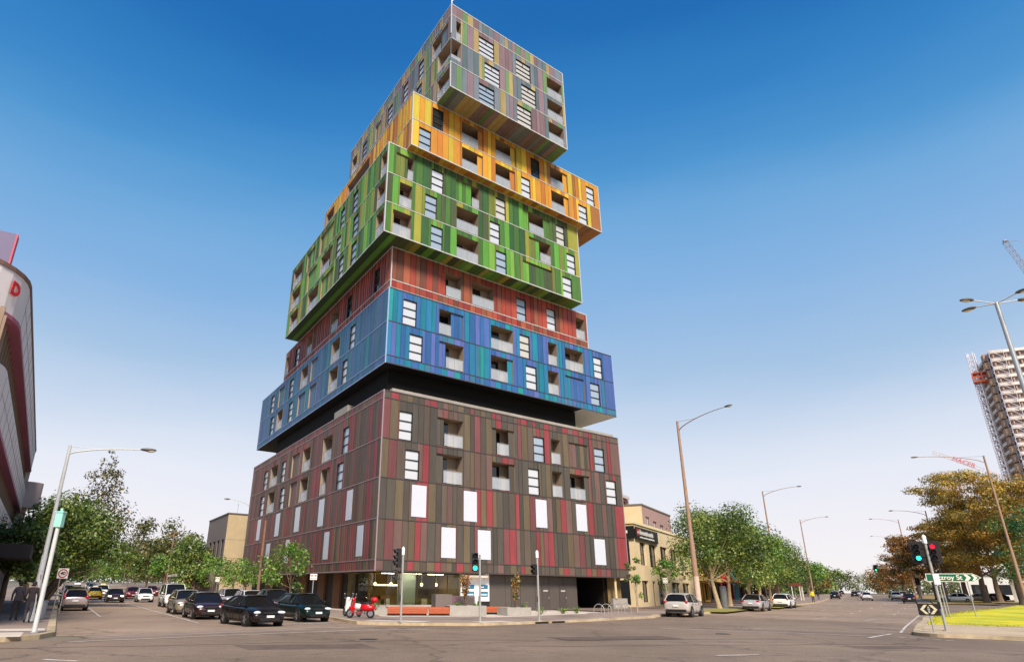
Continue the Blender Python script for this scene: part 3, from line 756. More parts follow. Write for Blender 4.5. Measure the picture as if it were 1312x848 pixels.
    if n=='blue':
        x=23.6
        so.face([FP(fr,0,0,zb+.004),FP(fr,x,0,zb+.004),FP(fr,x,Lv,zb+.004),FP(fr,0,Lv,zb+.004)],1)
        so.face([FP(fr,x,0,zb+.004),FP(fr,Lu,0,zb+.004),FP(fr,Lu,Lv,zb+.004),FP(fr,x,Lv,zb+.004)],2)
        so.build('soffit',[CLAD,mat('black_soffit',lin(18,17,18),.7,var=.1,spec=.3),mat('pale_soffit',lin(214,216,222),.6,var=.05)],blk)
    elif n!='red':
        g=strips(Lu,rg); P_=PAL[n]
        so.face([FP(fr,0,0,zb+.03),FP(fr,Lu,0,zb+.03),FP(fr,Lu,Lv,zb+.03),FP(fr,0,Lv,zb+.03)],1)
        for s0,s1 in zip(g[:-1],g[1:]):
            so.face([FP(fr,s0+.012,.02,zb),FP(fr,s1-.012,.02,zb),FP(fr,s1-.012,Lv-.02,zb),FP(fr,s0+.012,Lv-.02,zb)],0,shade(rg.choice(P_),rg))
        so.build('soffit',[CLAD,GAP],blk)
    # openings
    rg=random.Random(55+len(n))
    for face,r,s0,s1,t,z0,z1 in opens:
        fr=frame(n,face); P_=PAL.get(n+'L',PAL[n]) if face=='L' else PAL[n]
        if t in('w','wd','w4'): build_window(fr,s0,s1,z0,z1,t,tower)
        elif t=='p':
            m=MB(); fbox(m,fr,s0+.02,s1-.02,-.015,.03,z0+.02,z1-.02); m.build('blank_panel',mat('blank_panel_white',lin(200,202,210),.35,var=.04,spec=.6),tower)
        elif t=='c':
            if face=='L': corner_balcony(n,z0,z1,s1)
        else: build_balcony(n,fr,s0,s1,z0,z1,t,tower,P_,rg,depth=1.0 if (n=='green' and s0<3) or (n=='grey' and s0<1) else (1.1 if n in('dark','blue','red') else 1.5))
def corner_balcony(n,z0,z1,sv):
    fr=frame(n,'R'); su=1.24
    P=lambda s,d,z:FP(fr,s,d,z)
    sh=MB()
    sh.face([P(0,0,z1),P(su,0,z1),P(su,sv,z1),P(0,sv,z1)],1); sh.face([P(0,0,z0),P(su,0,z0),P(su,sv,z0),P(0,sv,z0)],2)
    sh.face([P(su,0,z0),P(su,sv,z0),P(su,sv,z1),P(su,0,z1)],0); sh.face([P(0,sv,z0),P(su,sv,z0),P(su,sv,z1),P(0,sv,z1)],0)
    b=sh.build('balcony',[WALL_TAN,WALL_BRN,CONC],tower)
    d=MB(); d.hexa([P(su-.06,.7,z0+.02),P(su-.03,.7,z0+.02),P(su-.03,2.1,z0+.02),P(su-.06,2.1,z0+.02),P(su-.06,.7,z1-.1),P(su-.03,.7,z1-.1),P(su-.03,2.1,z1-.1),P(su-.06,2.1,z1-.1)]); d.build('glass_door',DOORG,b)
    g=MB()
    g.obox(P(.04,.04,z0),P(su-.02,.04,z0)-P(.04,.04,z0),Vh*.02,(0,0,.5)); g.obox(P(.04,.07,z0),P(.04,sv-.02,z0)-P(.04,.07,z0),Uh*.02,(0,0,.5))
    g.build('balustrade',[BALUS],b)
for n in BOX: build_box(n)
def tower_extras():
    # dark recessed storey between the maroon and the blue box
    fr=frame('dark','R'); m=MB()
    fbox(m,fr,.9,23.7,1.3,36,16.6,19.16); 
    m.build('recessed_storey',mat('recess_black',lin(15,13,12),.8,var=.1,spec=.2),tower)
    m=MB(); fbox(m,fr,.9,28.4,.25,.75,16.7,17.22); fbox(m,fr,.25,1.8,9.0,12.6,16.7,17.7); m.build('roof_upstand',CONC,tower)
    # white lamp pole on the top corner
    fr=frame('grey','R'); m=MB(); p=FP(fr,.1,.1,56.2); m.tube([p,p+V3(0,0,1.1)],.05); m.ell(p+V3(0,0,1.15),(.16,.16,.12)); m.tube([p+V3(0,0,.5),p+V3(.25,0,.75)],.03); m.build('mast',WHITE,tower)
    # small ledge lights on the maroon box
    fr=frame('dark','R')
    # ground floor: set back glazed shop on the corner, doors, car park
    G0=.14; top=2.98; fr=frame('dark','R'); dep=1.5
    P=lambda s,d,z:FP(fr,s,d,z)
    gl=MB(); fm=MB()
    gx=[(3.0,0.9),(4.6,.9),(6.2,.9),(7.8,.9),(9.4,.9)]
    pts=[P(.95,5.2,0),P(.95,2.2,0),P(1.6,1.1,0),P(2.6,.9,0),P(4.3,.9,0),P(6.0,.9,0),P(7.2,.9,0),P(8.5,.9,0)]
    for a,b in zip(pts[:-1],pts[1:]):
        gl.face([a+V3(0,0,G0+.55),b+V3(0,0,G0+.55),b+V3(0,0,top),a+V3(0,0,top)])
    for p in pts: fm.tube([p+V3(0,0,G0),p+V3(0,0,top)],.03,6)
    for a,b in zip(pts[:-1],pts[1:]): 
        d=(b-a); nrm=Vector((-d.y,d.x,0)).normalized()*.05
        fm.obox(a-nrm+V3(0,0,G0),d,nrm*2,(0,0,.5),1)
        fm.obox(a-nrm+V3(0,0,top-.1),d,nrm*2,(0,0,.1),0)
    shop=fm.build('shopfront',[mat('bronze_frame',lin(70,62,48),.4,metal=.4,var=.05),CONC],tower)
    gm=mat('shop_glass',(.62,.64,.50,1),rough=.03,spec=.9,var=0)
    n_=gm.node_tree
    if 'mixg' not in n_.nodes:
        tr=n_.nodes.new('ShaderNodeBsdfTransparent'); tr.inputs[0].default_value=(.72,.72,.56,1); gls=n_.nodes.new('ShaderNodeBsdfGlossy'); gls.inputs['Roughness'].default_value=.02
        fz=n_.nodes.new('ShaderNodeFresnel'); fz.inputs[0].default_value=1.7
        mx=n_.nodes.new('ShaderNodeMixShader'); mx.name='mixg'
        n_.links.new(fz.outputs[0],mx.inputs[0]); n_.links.new(tr.outputs[0],mx.inputs[1]); n_.links.new(gls.outputs[0],mx.inputs[2]); n_.links.new(mx.outputs[0],n_.nodes['Material Output'].inputs['Surface'])
    gl.build('glass',gm,shop)
    # interior of the shop
    it=MB()
    it.face([P(.9,.9,top-.06),P(13,.9,top-.06),P(13,9,top-.06),P(.9,9,top-.06)],0)
    it.face([P(.9,7.5,G0),P(13,7.5,G0),P(13,7.5,top),P(.9,7.5,top)],1)
    it.face([P(8.6,1.2,G0),P(8.6,7.5,G0),P(8.6,7.5,top),P(8.6,1.2,top)],1)
    it.face([P(.95,.9,G0+.01),P(9.2,.9,G0+.01),P(9.2,7.5,G0+.01),P(.95,7.5,G0+.01)],2)
    for s in (2.2,3.4,7.0,8.2): fbox(it,fr,s,s+.9,5.2,6.1,G0,G0+.78,3)      # tables
    fbox(it,fr,3.6,8.6,6.4,6.9,G0,G0+1.1,3)
    for k in range(6): fbox(it,fr,1.6+k*1.2,1.95+k*1.2,3.6,3.95,G0,G0+.9,4)
    for k in range(5): it.tube([P(2+k*1.5,4.2,top-.06),P(2+k*1.5,4.2,2.2)],.02,5,4); 
    it.build('shop_interior',[mat('shop_ceiling',lin(178,166,124),.9),mat('shop_wall',lin(140,128,92),.8,var=.4,scale=1.2),mat('shop_floor',lin(120,110,90),.5),mat('shop_joinery',lin(132,116,72),.6),WHITE],shop)
    cl=MB()
    for k in range(3): fbox(cl,fr,2.0+k*2.2,3.4+k*2.2,2.6,3.0,top-.10,top-.065)
    fbox(cl,fr,3.0,4.6,1.12,1.3,top-.10,top-.065)
    cl.build('ceiling_light',mat('shop_ceiling_light',(1,.9,.7,1),emit=(1,.93,.8,1),es=7,var=0),shop)
    lm=MB()
    for k in range(5): lm.ell(P(2+k*1.5,4.2,2.12),(.11,.11,.13),8,6)
    fbox(lm,fr,2.4,4.6,5.0,5.06,2.0,2.1)
    lm.build('pendant_lamp',mat('warm_lamp',(1,.6,.25,1),emit=(1,.55,.2,1),es=8,var=0),shop)
    pc=MB(); fbox(pc,fr,3.1,4.5,1.6,2.2,G0,top-.06); pc.build('column',mat('pale_column',lin(208,224,212),.5,var=.05),shop)
    # dark panelled service wall right of the shop, with three doors and a blank white board area
    wl=MB(); 
    fbox(wl,fr,11.5,22.2,.95,1.2,G0,top,0)
    for k in range(6): fbox(wl,fr,11.6+k*1.75,11.6+k*1.75+1.71,.90,.95,G0+.04,top-.05,0)
    wl.build('service_wall',mat('dark_panel',lin(82,74,68),.6,var=.1,scale=2),tower)
    for s in (14.0,17.6,19.8):
        d=MB(); fbox(d,fr,s,s+.95,.86,.90,G0+.02,G0+2.1); dd=d.build('door',mat('dark_door',lin(74,66,61),.55,var=.08),tower)
        h=MB(); fbox(h,fr,s+.8,s+.86,.81,.86,G0+.95,G0+1.1); h.build('handle',STEEL,dd)
        s_=MB(); fbox(s_,fr,s+.2,s+.75,.845,.86,G0+1.55,G0+1.68); s_.build('notice',mat('grey_notice',lin(170,165,158),.6,var=.1),dd)
    m=MB(); fbox(m,fr,8.5,11.5,.80,1.1,G0,top,0); hb=m.build('white_hoarding',WHITE,tower)
    m=MB(); fbox(m,fr,8.5,10.9,.1,1.0,top-.28,top-.1,0); m.build('awning',CONC_L,tower)
    for k,s in enumerate((9.0,10.45)):
        m=MB(); fbox(m,fr,s,s+.88,.775,.798,G0+1.1,G0+2.0,0); p=m.build('poster',mat('poster_blue',lin(28,112,150),.5,var=.1),hb)
        m=MB(); fbox(m,fr,s,s+.88,.768,.775,G0+1.5,G0+1.68,0); fbox(m,fr,s+.1,s+.45,.768,.775,G0+1.8,G0+1.88,0)
        for j in range(7): fbox(m,fr,s+.08+j*.105,s+.08+j*.105+.07,.768,.775,G0+1.2,G0+1.3+.03*(j%2),0)
        m.build('lettering',WHITE,p)
    m=MB(); fbox(m,fr,10.2,11.45,.70,.795,G0+.1,G0+.75,0); m.build('sandwich_counter',BLACK,tower)
    # car park entry and far end
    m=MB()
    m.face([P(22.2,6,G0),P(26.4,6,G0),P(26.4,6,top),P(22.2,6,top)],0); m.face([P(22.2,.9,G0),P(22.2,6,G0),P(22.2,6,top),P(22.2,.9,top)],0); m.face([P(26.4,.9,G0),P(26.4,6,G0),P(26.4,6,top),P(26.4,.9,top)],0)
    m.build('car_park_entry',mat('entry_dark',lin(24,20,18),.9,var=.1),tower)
    m=MB(); fbox(m,fr,26.4,28.7,1.2,1.5,G0,top,0); fbox(m,fr,26.6,28.7,.4,.8,G0,G0+1.0,1); m.build('end_wall',[mat('olive_wall',lin(128,106,66),.8),CONC],tower)
    m=MB(); fbox(m,fr,26.9,27.15,.3,.4,G0+1.0,top,0); m.build('post',TAN,tower)
    # left side ground floor
    fl=frame('dark','L'); m=MB()
    fbox(m,fl,5.2,43.4,1.6,1.8,G0,top,0)
    m.build('side_wall',mat('side_dark',lin(56,48,42),.8,var=.15),tower)
    m=MB()
    for v0,v1 in ((10.6,12.3),(14.8,16.4),(20.2,23),(27,29),(33,36)):
        x=v0
        while x<v1: fbox(m,fl,x,x+.16,1.35,1.58,G0,top,0); x+=.22
    m.build('timber_screen',SLATS,tower)
    # ceiling of the set back ground floor is the soffit; rest of the core
    m=MB(); fbox(m,fr,9.2,28.6,6.02,43,G0,2.9,0); m.build('core_wall',GREYW,tower)
tower_extras()
# ------------------------------------------------------------------ cars
PAINT={}
def paint(name,c,metal=.3): 
    return mat('paint_'+name,c,.28,metal=metal,var=.03,coat=.3,spec=.35)
CARGLASS=glassy('car_glass',lin(24,24,24),.08,.3)
HEAD=glassy('lamp_clear',lin(225,228,230),.08,.9)
TAIL=glassy('lamp_red',lin(170,22,26),.15,.8)
CHROME=mat('alloy',lin(170,170,172),.3,metal=.8,var=.05)
PLATE=mat('plate',lin(228,228,222),.5,var=.04)
# profile tables: x (fraction of length, rear -.5 front .5), half width, sill, shoulder, top
KIND={
 'sedan':dict(L=4.75,W=1.82,H=1.44,st=[(-.5,.74,.42,.66,.78),(-.485,.90,.30,.80,.98),(-.44,.96,.22,.86,1.03),(-.32,1,.19,.86,1.0),(-.1,1,.18,.85,.96),(.1,1,.18,.83,.95),(.22,1,.18,.82,.96),(.3,.99,.19,.78,.93),(.42,.95,.2,.70,.84),(.475,.86,.22,.60,.72),(.5,.70,.30,.52,.58)],
   cab=dict(x=[-.42,-.24,-.02,.10,.27],z=[1.0,1.42,1.44,1.40,.93])),
 'coupe':dict(L=4.6,W=1.84,H=1.36,st=[(-.5,.74,.42,.66,.80),(-.485,.90,.30,.80,.98),(-.44,.96,.22,.86,1.0),(-.32,1,.19,.86,.98),(-.1,1,.18,.83,.92),(.1,1,.18,.80,.91),(.2,1,.18,.79,.92),(.3,.99,.19,.75,.88),(.42,.95,.2,.66,.78),(.475,.86,.2,.56,.66),(.5,.72,.28,.48,.54)],
   cab=dict(x=[-.44,-.2,-.04,.06,.25],z=[.98,1.32,1.36,1.33,.89])),
 'hatch':dict(L=4.2,W=1.78,H=1.48,st=[(-.5,.80,.40,.72,.86),(-.485,.93,.30,.84,1.02),(-.44,.97,.22,.88,1.02),(-.3,1,.19,.87,.98),(-.1,1,.18,.85,.96),(.1,1,.18,.84,.96),(.22,1,.18,.82,.97),(.3,.99,.19,.79,.95),(.42,.95,.2,.72,.86),(.475,.86,.22,.62,.74),(.5,.70,.30,.52,.58)],
   cab=dict(x=[-.49,-.40,-.1,.08,.28],z=[.98,1.38,1.48,1.44,.95])),
 'suv':dict(L=4.4,W=1.86,H=1.62,st=[(-.5,.82,.48,.84,.98),(-.485,.94,.38,.95,1.12),(-.44,.98,.28,.98,1.14),(-.3,1,.25,.97,1.08),(-.1,1,.24,.95,1.06),(.1,1,.24,.94,1.06),(.22,1,.24,.92,1.07),(.3,.99,.25,.9,1.05),(.42,.96,.26,.85,.99),(.475,.88,.28,.74,.88),(.5,.74,.36,.62,.70)],
   cab=dict(x=[-.49,-.42,-.1,.08,.28],z=[1.08,1.50,1.62,1.57,1.05])),
 'van':dict(L=4.9,W=1.86,H=1.96,st=[(-.5,.88,.45,1.0,1.1),(-.49,.96,.34,1.02,1.15),(-.44,.99,.28,1.02,1.15),(-.3,1,.26,1.02,1.12),(-.1,1,.26,1.02,1.12),(.1,1,.26,1.02,1.12),(.3,1,.26,1.02,1.14),(.38,.99,.27,1.0,1.14),(.45,.97,.28,.94,1.06),(.485,.92,.3,.82,.92),(.5,.8,.38,.66,.74)],
   cab=dict(x=[-.495,-.47,0,.22,.42],z=[1.1,1.88,1.96,1.90,1.1])),
}
KIND['wagon']=dict(KIND['sedan']); KIND['wagon']=dict(L=4.8,W=1.83,H=1.52,st=[(s[0],s[1],s[2],s[3]+.03,s[4]+.04) for s in KIND['sedan']['st']],cab=dict(x=[-.49,-.42,-.05,.09,.27],z=[1.02,1.42,1.52,1.47,.97]))
def make_car(kind, pnt, label, group='cars on the side street', detail=True, stripe=None, far=False, roofsign=None):
    k=KIND[kind]; L,W=k['L'],k['W']/2
    t=thing('car' if kind not in('van',) else 'white_van',label,'car' if kind!='van' else 'van',group=group)
    b=MB(); rings=[]
    for x,w,zs,zh,zt in k['st']:
        w*=W; X=x*L
        half=[(0,zs-.02),(w*.80,zs-.02),(w*.95,zs+.07),(w*1.0,zs+.26*(zh-zs)+.06),(w*1.0,zs+.72*(zh-zs)),(w*.975,zh),(w*.86,zh+(zt-zh)*.72),(w*.5,zt-.005),(0,zt+.012)]
        ring=[(X,y,z) for y,z in half]+[(X,-y,z) for y,z in half[-2:0:-1]]
        rings.append(ring)
    n=len(rings[0]); vs=[p for r in rings for p in r]; fs=[]
    for i in range(len(rings)-1):
        for j in range(n):
            j2=(j+1)%n; fs.append((i*n+j,(i+1)*n+j,(i+1)*n+j2,i*n+j2))
    fs.append(tuple(range(n))); fs.append(tuple((len(rings)-1)*n+j for j in range(n-1,-1,-1)))
    b.raw(vs,fs,0,None,True)
    body=b.build('body',pnt,t,sub=0 if far else 1)
    cx=[q*L for q in k['cab']['x']]; cz=k['cab']['z']
    bw=[.86,.90,.93,.92,.88]; tw=[.0,.66,.70,.68,0]
    if kind=='van': tw=[0,.82,.84,.8,0]; bw=[.93,.95,.96,.95,.92]
    zb=lambda x: min(s[4] for s in k['st'])*0+ (sorted(k['st'],key=lambda s:abs(s[0]*L-x))[0][4]-.04)
    top=[(cx[1],tw[1]*W,cz[1]),(cx[2],tw[2]*W,cz[2]),(cx[3],tw[3]*W,cz[3])]
    bot=[(cx[0],bw[0]*W,zb(cx[0])),(cx[1]*.5+cx[0]*.5,bw[1]*W,zb(cx[1])),(cx[2],bw[2]*W,zb(cx[2])),(cx[3],bw[3]*W,zb(cx[3])),(cx[4],bw[4]*W,zb(cx[4]))]
    g=MB()
    for s in (1,-1):
        B=[(x,s*y,z) for x,y,z in bot]; Tp=[(x,s*y,z) for x,y,z in top]
        g.face([B[0],B[1],Tp[0]]); g.face([B[1],B[2],Tp[1],Tp[0]]); g.face([B[2],B[3],Tp[2],Tp[1]]); g.face([B[3],B[4],Tp[2]])
    m=lambda p:(p[0],-p[1],p[2])
    g.face([bot[4],m(bot[4]),m(top[2]),top[2]]); g.face([bot[0],top[0],m(top[0]),m(bot[0])])
    g.face([top[0],top[1],m(top[1]),m(top[0])]); g.face([top[1],top[2],m(top[2]),m(top[1])])
    g.build('windows',CARGLASS,t)
    # roof skin and pillars
    r=MB(); nX=5; nY=6; vs=[]; fs=[]
    def topat(f):
        f*=2; i=min(int(f),1); u=f-i; a,c=top[i],top[i+1]; return [a[j]+(c[j]-a[j])*u for j in range(3)]
    for i in range(nX+1):
        x,y,z=topat(i/nX); ex=(i/nX-.5)*.1
        for j in range(nY+1):
            q=(j/nY*2-1); vs.append((x+ex,q*(y+.03),z+.012+.035*(1-q*q)-(.03 if abs(q)==1 else 0)))
    for i in range(nX):
        for j in range(nY): fs.append((i*(nY+1)+j,(i+1)*(nY+1)+j,(i+1)*(nY+1)+j+1,i*(nY+1)+j+1))
    r.raw(vs,fs,0,None,True)
    for s in (1,-1):
        f=lambda p,d=.0:V3(p[0],s*(p[1]+d),p[2])
        r.tube([f(bot[4],.01),f(top[2],.015),f(top[1],.02),f(top[0],.015),f(bot[0],.01)],.036,6)      # cant rail, A and rear pillar
        a=f(bot[2],.0);c=f(top[1],.0); r.obox(a+V3(-.04,-.012*s,0),V3(.08,0,0),V3(0,.02*s,0),c-a)
        if kind in('hatch','suv','wagon','van','sedan','coupe'):     # broad rear pillar
            r.face([f(bot[0],.012),f(bot[1],.012),f(top[0],.02)])
    r.build('roof',pnt,t)
    rad=.33 if kind not in('suv','van') else .36
    wx=(.31*L,-.30*L)
    for X in wx:
        for s in (1,-1):
            if not far:
                a=MB(); a.tube([(X,s*(W-.22),rad+.01),(X,s*(W+.004),rad+.01)],rad*1.17,24); a.build('wheel_arch',BLACK,t)
            w=MB(); w.tube([(X,s*(W-.20),rad),(X,s*(W-.185),rad),(X,s*(W-.015),rad),(X,s*(W+.012),rad)],[rad*.9,rad,rad,rad*.9],20 if not far else 12); wo=w.build('wheel',RUB,t)
            q=MB(); q.tube([(X,s*(W+.004),rad),(X,s*(W+.016),rad)],rad*.62,18 if not far else 10,1)
            for a_ in range(5):
                an=a_*2*math.pi/5; d=V3(math.cos(an),0,math.sin(an)); q.obox(V3(X,s*(W+.016),rad)-V3(-d.z,0,d.x)*.035,d*rad*.6,V3(-d.z,0,d.x)*.07,V3(0,s*.012,0),0)
            q.build('rim',[CHROME,BLACK],wo)
    F=k['st'][-2]; Bk=k['st'][1]
    for s in (1,-1):
        zc=(F[3]+F[4])/2+.0
        h=MB(); h.ell((.468*L,s*W*.66,zc+.02),(.13,.21,.075),12,8,rot=Matrix.Rotation(R(-22*s),3,'Z')); h.build('headlight',HEAD,t)
        zc=(Bk[3]+Bk[4])/2-.02
        h=MB(); 
        if kind in('hatch','suv','van','wagon'): h.ell((-.478*L,s*W*.80,zc+.02),(.08,.13,.14),12,8,rot=Matrix.Rotation(R(18*s),3,'Z'))
        else: h.ell((-.478*L,s*W*.68,zc),(.08,.22,.085),12,8,rot=Matrix.Rotation(R(18*s),3,'Z'))
        h.build('tail_light',TAIL,t)
        if not far:
            h=MB(); h.ell((.185*L,s*(W+.09),zb(0)+.1),(.07,.1,.07),8,6); h.tube([(.2*L,s*W*.9,zb(0)+.06),(.19*L,s*(W+.05),zb(0)+.09)],.02,5); h.build('mirror',pnt,t)
    if not far:
        st=k['st']
        for s in (1,-1):
            q=MB()
            for x in (.155,-.045,-.235 if kind!='coupe' else -.12):
                zt_=sorted(st,key=lambda v:abs(v[0]-x))[0]; q.box(x*L-.007,x*L+.007,min(s*(W-.03),s*(W+.003)),max(s*(W-.03),s*(W+.003)),zt_[2]+.12,zt_[3]-.03)
            q.box(-.17*L,.17*L,min(s*(W-.03),s*(W+.004)),max(s*(W-.03),s*(W+.004)),.21,.27)
            for x in (-.02,-.2):
                z_=sorted(st,key=lambda v:abs(v[0]-x))[0][3]-.09; q.box(x*L-.09,x*L+.06,min(s*(W-.02),s*(W+.015)),max(s*(W-.02),s*(W+.015)),z_-.018,z_+.018)
            q.build('door_trim',BLACK,t)
        q=MB(); f4=V3(bot[4][0],0,bot[4][2]); q.tube([V3(bot[4][0]+.03,-W*.5,bot[4][2]+.03),V3(bot[4][0]-.12,-W*.05,bot[4][2]+.16)],.012,5); q.build('wiper',BLACK,t); q=MB(); q.tube([V3(bot[4][0]+.03,W*.1,bot[4][2]+.03),V3(bot[4][0]-.12,W*.5,bot[4][2]+.16)],.012,5); q.build('wiper',BLACK,t)
    # grille, intake, plates
    g=MB(); g.box(.488*L,.503*L,-W*.40,W*.40,F[3]-.0,F[3]+.1); g.box(.484*L,.505*L,-W*.55,W*.55,F[2]+.06,F[2]+.2); g.build('grille',BLACK,t,bevel=.012)
    p=MB(); p.box(.505*L,.512*L,-.19,.19,F[2]+.21,F[2]+.31); p.build('number_plate',PLATE,t)
    p=MB(); zr=Bk[2]+.34; p.box(-.512*L,-.5*L,-.19,.19,zr,zr+.11); p.build('number_plate',PLATE,t)
    p=MB(); p.box(-.503*L,-.47*L,-W*.78,W*.78,Bk[2]-.02,Bk[2]+.16); p.build('rear_bumper',BLACK,t,bevel=.02)
    if roofsign:
        p=MB(); p.box(-.05,.12,-.3,.3,cz[2]+.03,cz[2]+.2); p.build('roof_sign',roofsign,t,bevel=.02)
    return t
AWAY=math.atan2(Vh.y,Vh.x); TOWARD=AWAY+math.pi
def put(o,p,rz): o.location=p; o.rotation_euler=(0,0,rz)
P_BLK=paint('black',lin(20,15,13),.0); P_GRN=paint('dark_green',lin(12,32,27)); P_MAR=paint('maroon_black',lin(44,20,20),.0); P_BEI=paint('beige',lin(150,138,118)); P_WHT=paint('white',lin(226,224,218),.0)
P_SIL=paint('silver',lin(198,190,188),.45); P_PNK=paint('silver_rose',lin(186,166,160),.6); P_RED=paint('red',lin(150,26,28)); P_YEL=paint('yellow',lin(238,196,20),0); P_DGR=paint('dark_grey',lin(62,58,58)); P_CHAMP=paint('champagne',lin(206,194,182),.3)
G1='cars on the side street'; G2='cars on the main road'
def cars():
    c=make_car('coupe',P_BLK,'glossy black sports sedan at the front of the queue at the side street mouth',G1); put(c,nt(8.75,36.1),TOWARD+R(9))
    c=make_car('sedan',P_GRN,'dark green sedan nearest the red scooter',G1); put(c,nt(12.55,40.0),TOWARD+R(6))
    c=make_car('sedan',P_MAR,'dark maroon sedan waiting directly behind the black sports sedan',G1); put(c,nt(7.85,44.3),TOWARD)
    c=make_car('wagon',P_BEI,'beige station wagon behind the dark maroon sedan',G1); put(c,nt(7.9,52.0),TOWARD)
    c=make_car('van',P_WHT,'white passenger van with high roof behind the beige wagon',G1); put(c,nt(9.3,69.0),TOWARD)
    c=make_car('suv',P_DGR,'dark grey car parked at the kerb behind the green sedan',G1); put(c,nt(12.9,47.4),TOWARD)
    c=make_car('wagon',P_WHT,'white station wagon parked at the kerb behind the dark grey car',G1); put(c,nt(12.9,54.0),TOWARD)
    c=make_car('suv',P_SIL,'silver off-roader parked at the kerb behind the white wagon',G1); put(c,nt(12.9,61),TOWARD)
    c=make_car('sedan',P_MAR,'dark sedan with lights on, moving down the street past the white hatchback',G1); put(c,nt(5.7,88),TOWARD)
    for ch in c.children:
        if ch.name.startswith('headlight'): ch.data.materials[0]=mat('lit_headlamp',(1,.95,.85,1),emit=(1,.93,.8,1),es=2.5,var=0)
    w=make_car('hatch',P_WHT,'white hatchback behind the white van',G1); put(w,nt(9.0,90),TOWARD)
    c=make_car('suv',P_WHT,'white off-roader with a yellow roof sign, farther up the street',G1,roofsign=mat('sign_yellow',lin(240,220,90),.5,var=0)); put(c,nt(5.5,112),TOWARD)
    r=make_car('hatch',P_RED,'small red car behind the white hatchback',G1,far=True); put(r,nt(9.0,106),TOWARD)
    s=make_car('hatch',P_PNK,'silver hatchback seen from behind, parked nearest on the left kerb',G1); put(s,nt(1.25,60.3),AWAY)
    c=make_car('suv',P_BLK,'black off-roader parked ahead of the silver hatchback',G1); put(c,nt(1.2,67),AWAY)
    c=make_car('wagon',P_PNK,'rose silver wagon parked ahead of the black off-roader',G1,far=True); put(c,nt(1.25,75),AWAY)
    dup(w,nt(1.3,83),AWAY,'white hatchback parked ahead of the rose silver wagon'); 
    y=make_car('sedan',P_YEL,'yellow taxi driving away up the side street',G1,roofsign=WHITE); put(y,nt(4.2,103),AWAY)
    fs=make_car('sedan',P_SIL,'silver sedan just behind the white off-roader with the yellow roof sign',G1,far=True); put(fs,nt(5.6,124),TOWARD)
    fb=make_car('sedan',P_DGR,'dark grey sedan in the far queue, ahead of the far silver wagon',G1,far=True); put(fb,nt(5.8,139),TOWARD)
    for i,(src,n_,t_,lb) in enumerate(((fs,5.8,154,'far silver sedan behind the dark grey sedan in the queue'),(fb,6.0,170,'far dark sedan between two silver sedans in the queue'),(fs,6.2,188,'last silver sedan in the far queue on the hill'),(w,4.6,232,'white hatchback at the top of the side street hill'),(w,1.3,118,'white hatchback on the left kerb beyond the yellow taxi'),(fb,1.3,127,'dark grey sedan on the left kerb, farthest up the hill'),(r,12.9,120,'red hatchback parked on the right kerb beside the far shrubs'))):
        dup(src,nt(n_,t_),TOWARD if n_>3.9 and t_!=232 else AWAY,lb)
    # main road
    def rd(x,y): return gp(x,y)
    def hd(az): return math.atan2(math.cos(R(az)),math.sin(R(az)))
    q=make_car('suv',P_CHAMP,'silver crossover parked at the kerb beside the bike hoops',G2); put(q,rd(17.75,53.1),hd(34))
    a=make_car('sedan',P_SIL,'silver-white sedan parked between the crossover and the white hatchback',G2); put(a,rd(29.6,67.6),hd(36))
    b=make_car('hatch',P_WHT,'white hatchback parked ahead of the silver-white sedan',G2); put(b,rd(37.4,78.2),hd(36))
    c=make_car('sedan',P_WHT,'white sedan driving away in the middle of the main road',G2,far=True); put(c,gp(82,137),hd(30))
    d=make_car('sedan',P_BLK,'black-tailed silver sedan in the right lane beside the island',G2,far=True); put(d,gp(72.8,110.5),hd(33))
    e=make_car('suv',P_SIL,'silver off-roader ahead of the black-tailed sedan in the right lane',G2,far=True); put(e,gp(91,142),hd(32))
    t=make_car('sedan',P_YEL,'yellow taxi far up the main road',G2,far=True,roofsign=WHITE); put(t,gp(117,184),hd(31))
    for src,x,y,l in ((c,100,168,'white sedan far ahead in the left lanes, beyond the middle one'),(d,114,196,'dark sedan far up the main road left of the yellow taxi'),(e,126,214,'silver off-roader far up the main road at the crest'),(c,146,250,'white sedan almost at the crest of the main road'),(d,160,284,'dark sedan at the crest of the main road'),(e,112,172,'silver off-roader in the right lanes just before the yellow taxi'),
        (d,84.6,153,'dark sedan parked on the left kerb of the main road, nearest of the far row'),(d,93,168,'dark sedan parked on the far left kerb, second of the row'),(e,102,184,'silver off-roader parked on the far left kerb behind the dark sedans'),(d,112,201,'dark sedan parked on the far left kerb, last of the row')):
        dup(src,gp(x,y),hd(30.5),l,G2)
    s=make_car('sedan',P_WHT,'white sedan waiting on the slip road behind the lawn',G2,far=True); put(s,gp(92,126.5,.02),hd(-62))
    dup(fb,gp(101,133,.02),hd(-62),'dark sedan on the slip road right behind the white one',G2); dup(fb,gp(109,139.5,.02),hd(-62),'dark sedan on the slip road, farthest right by the tree trunks',G2)
cars()
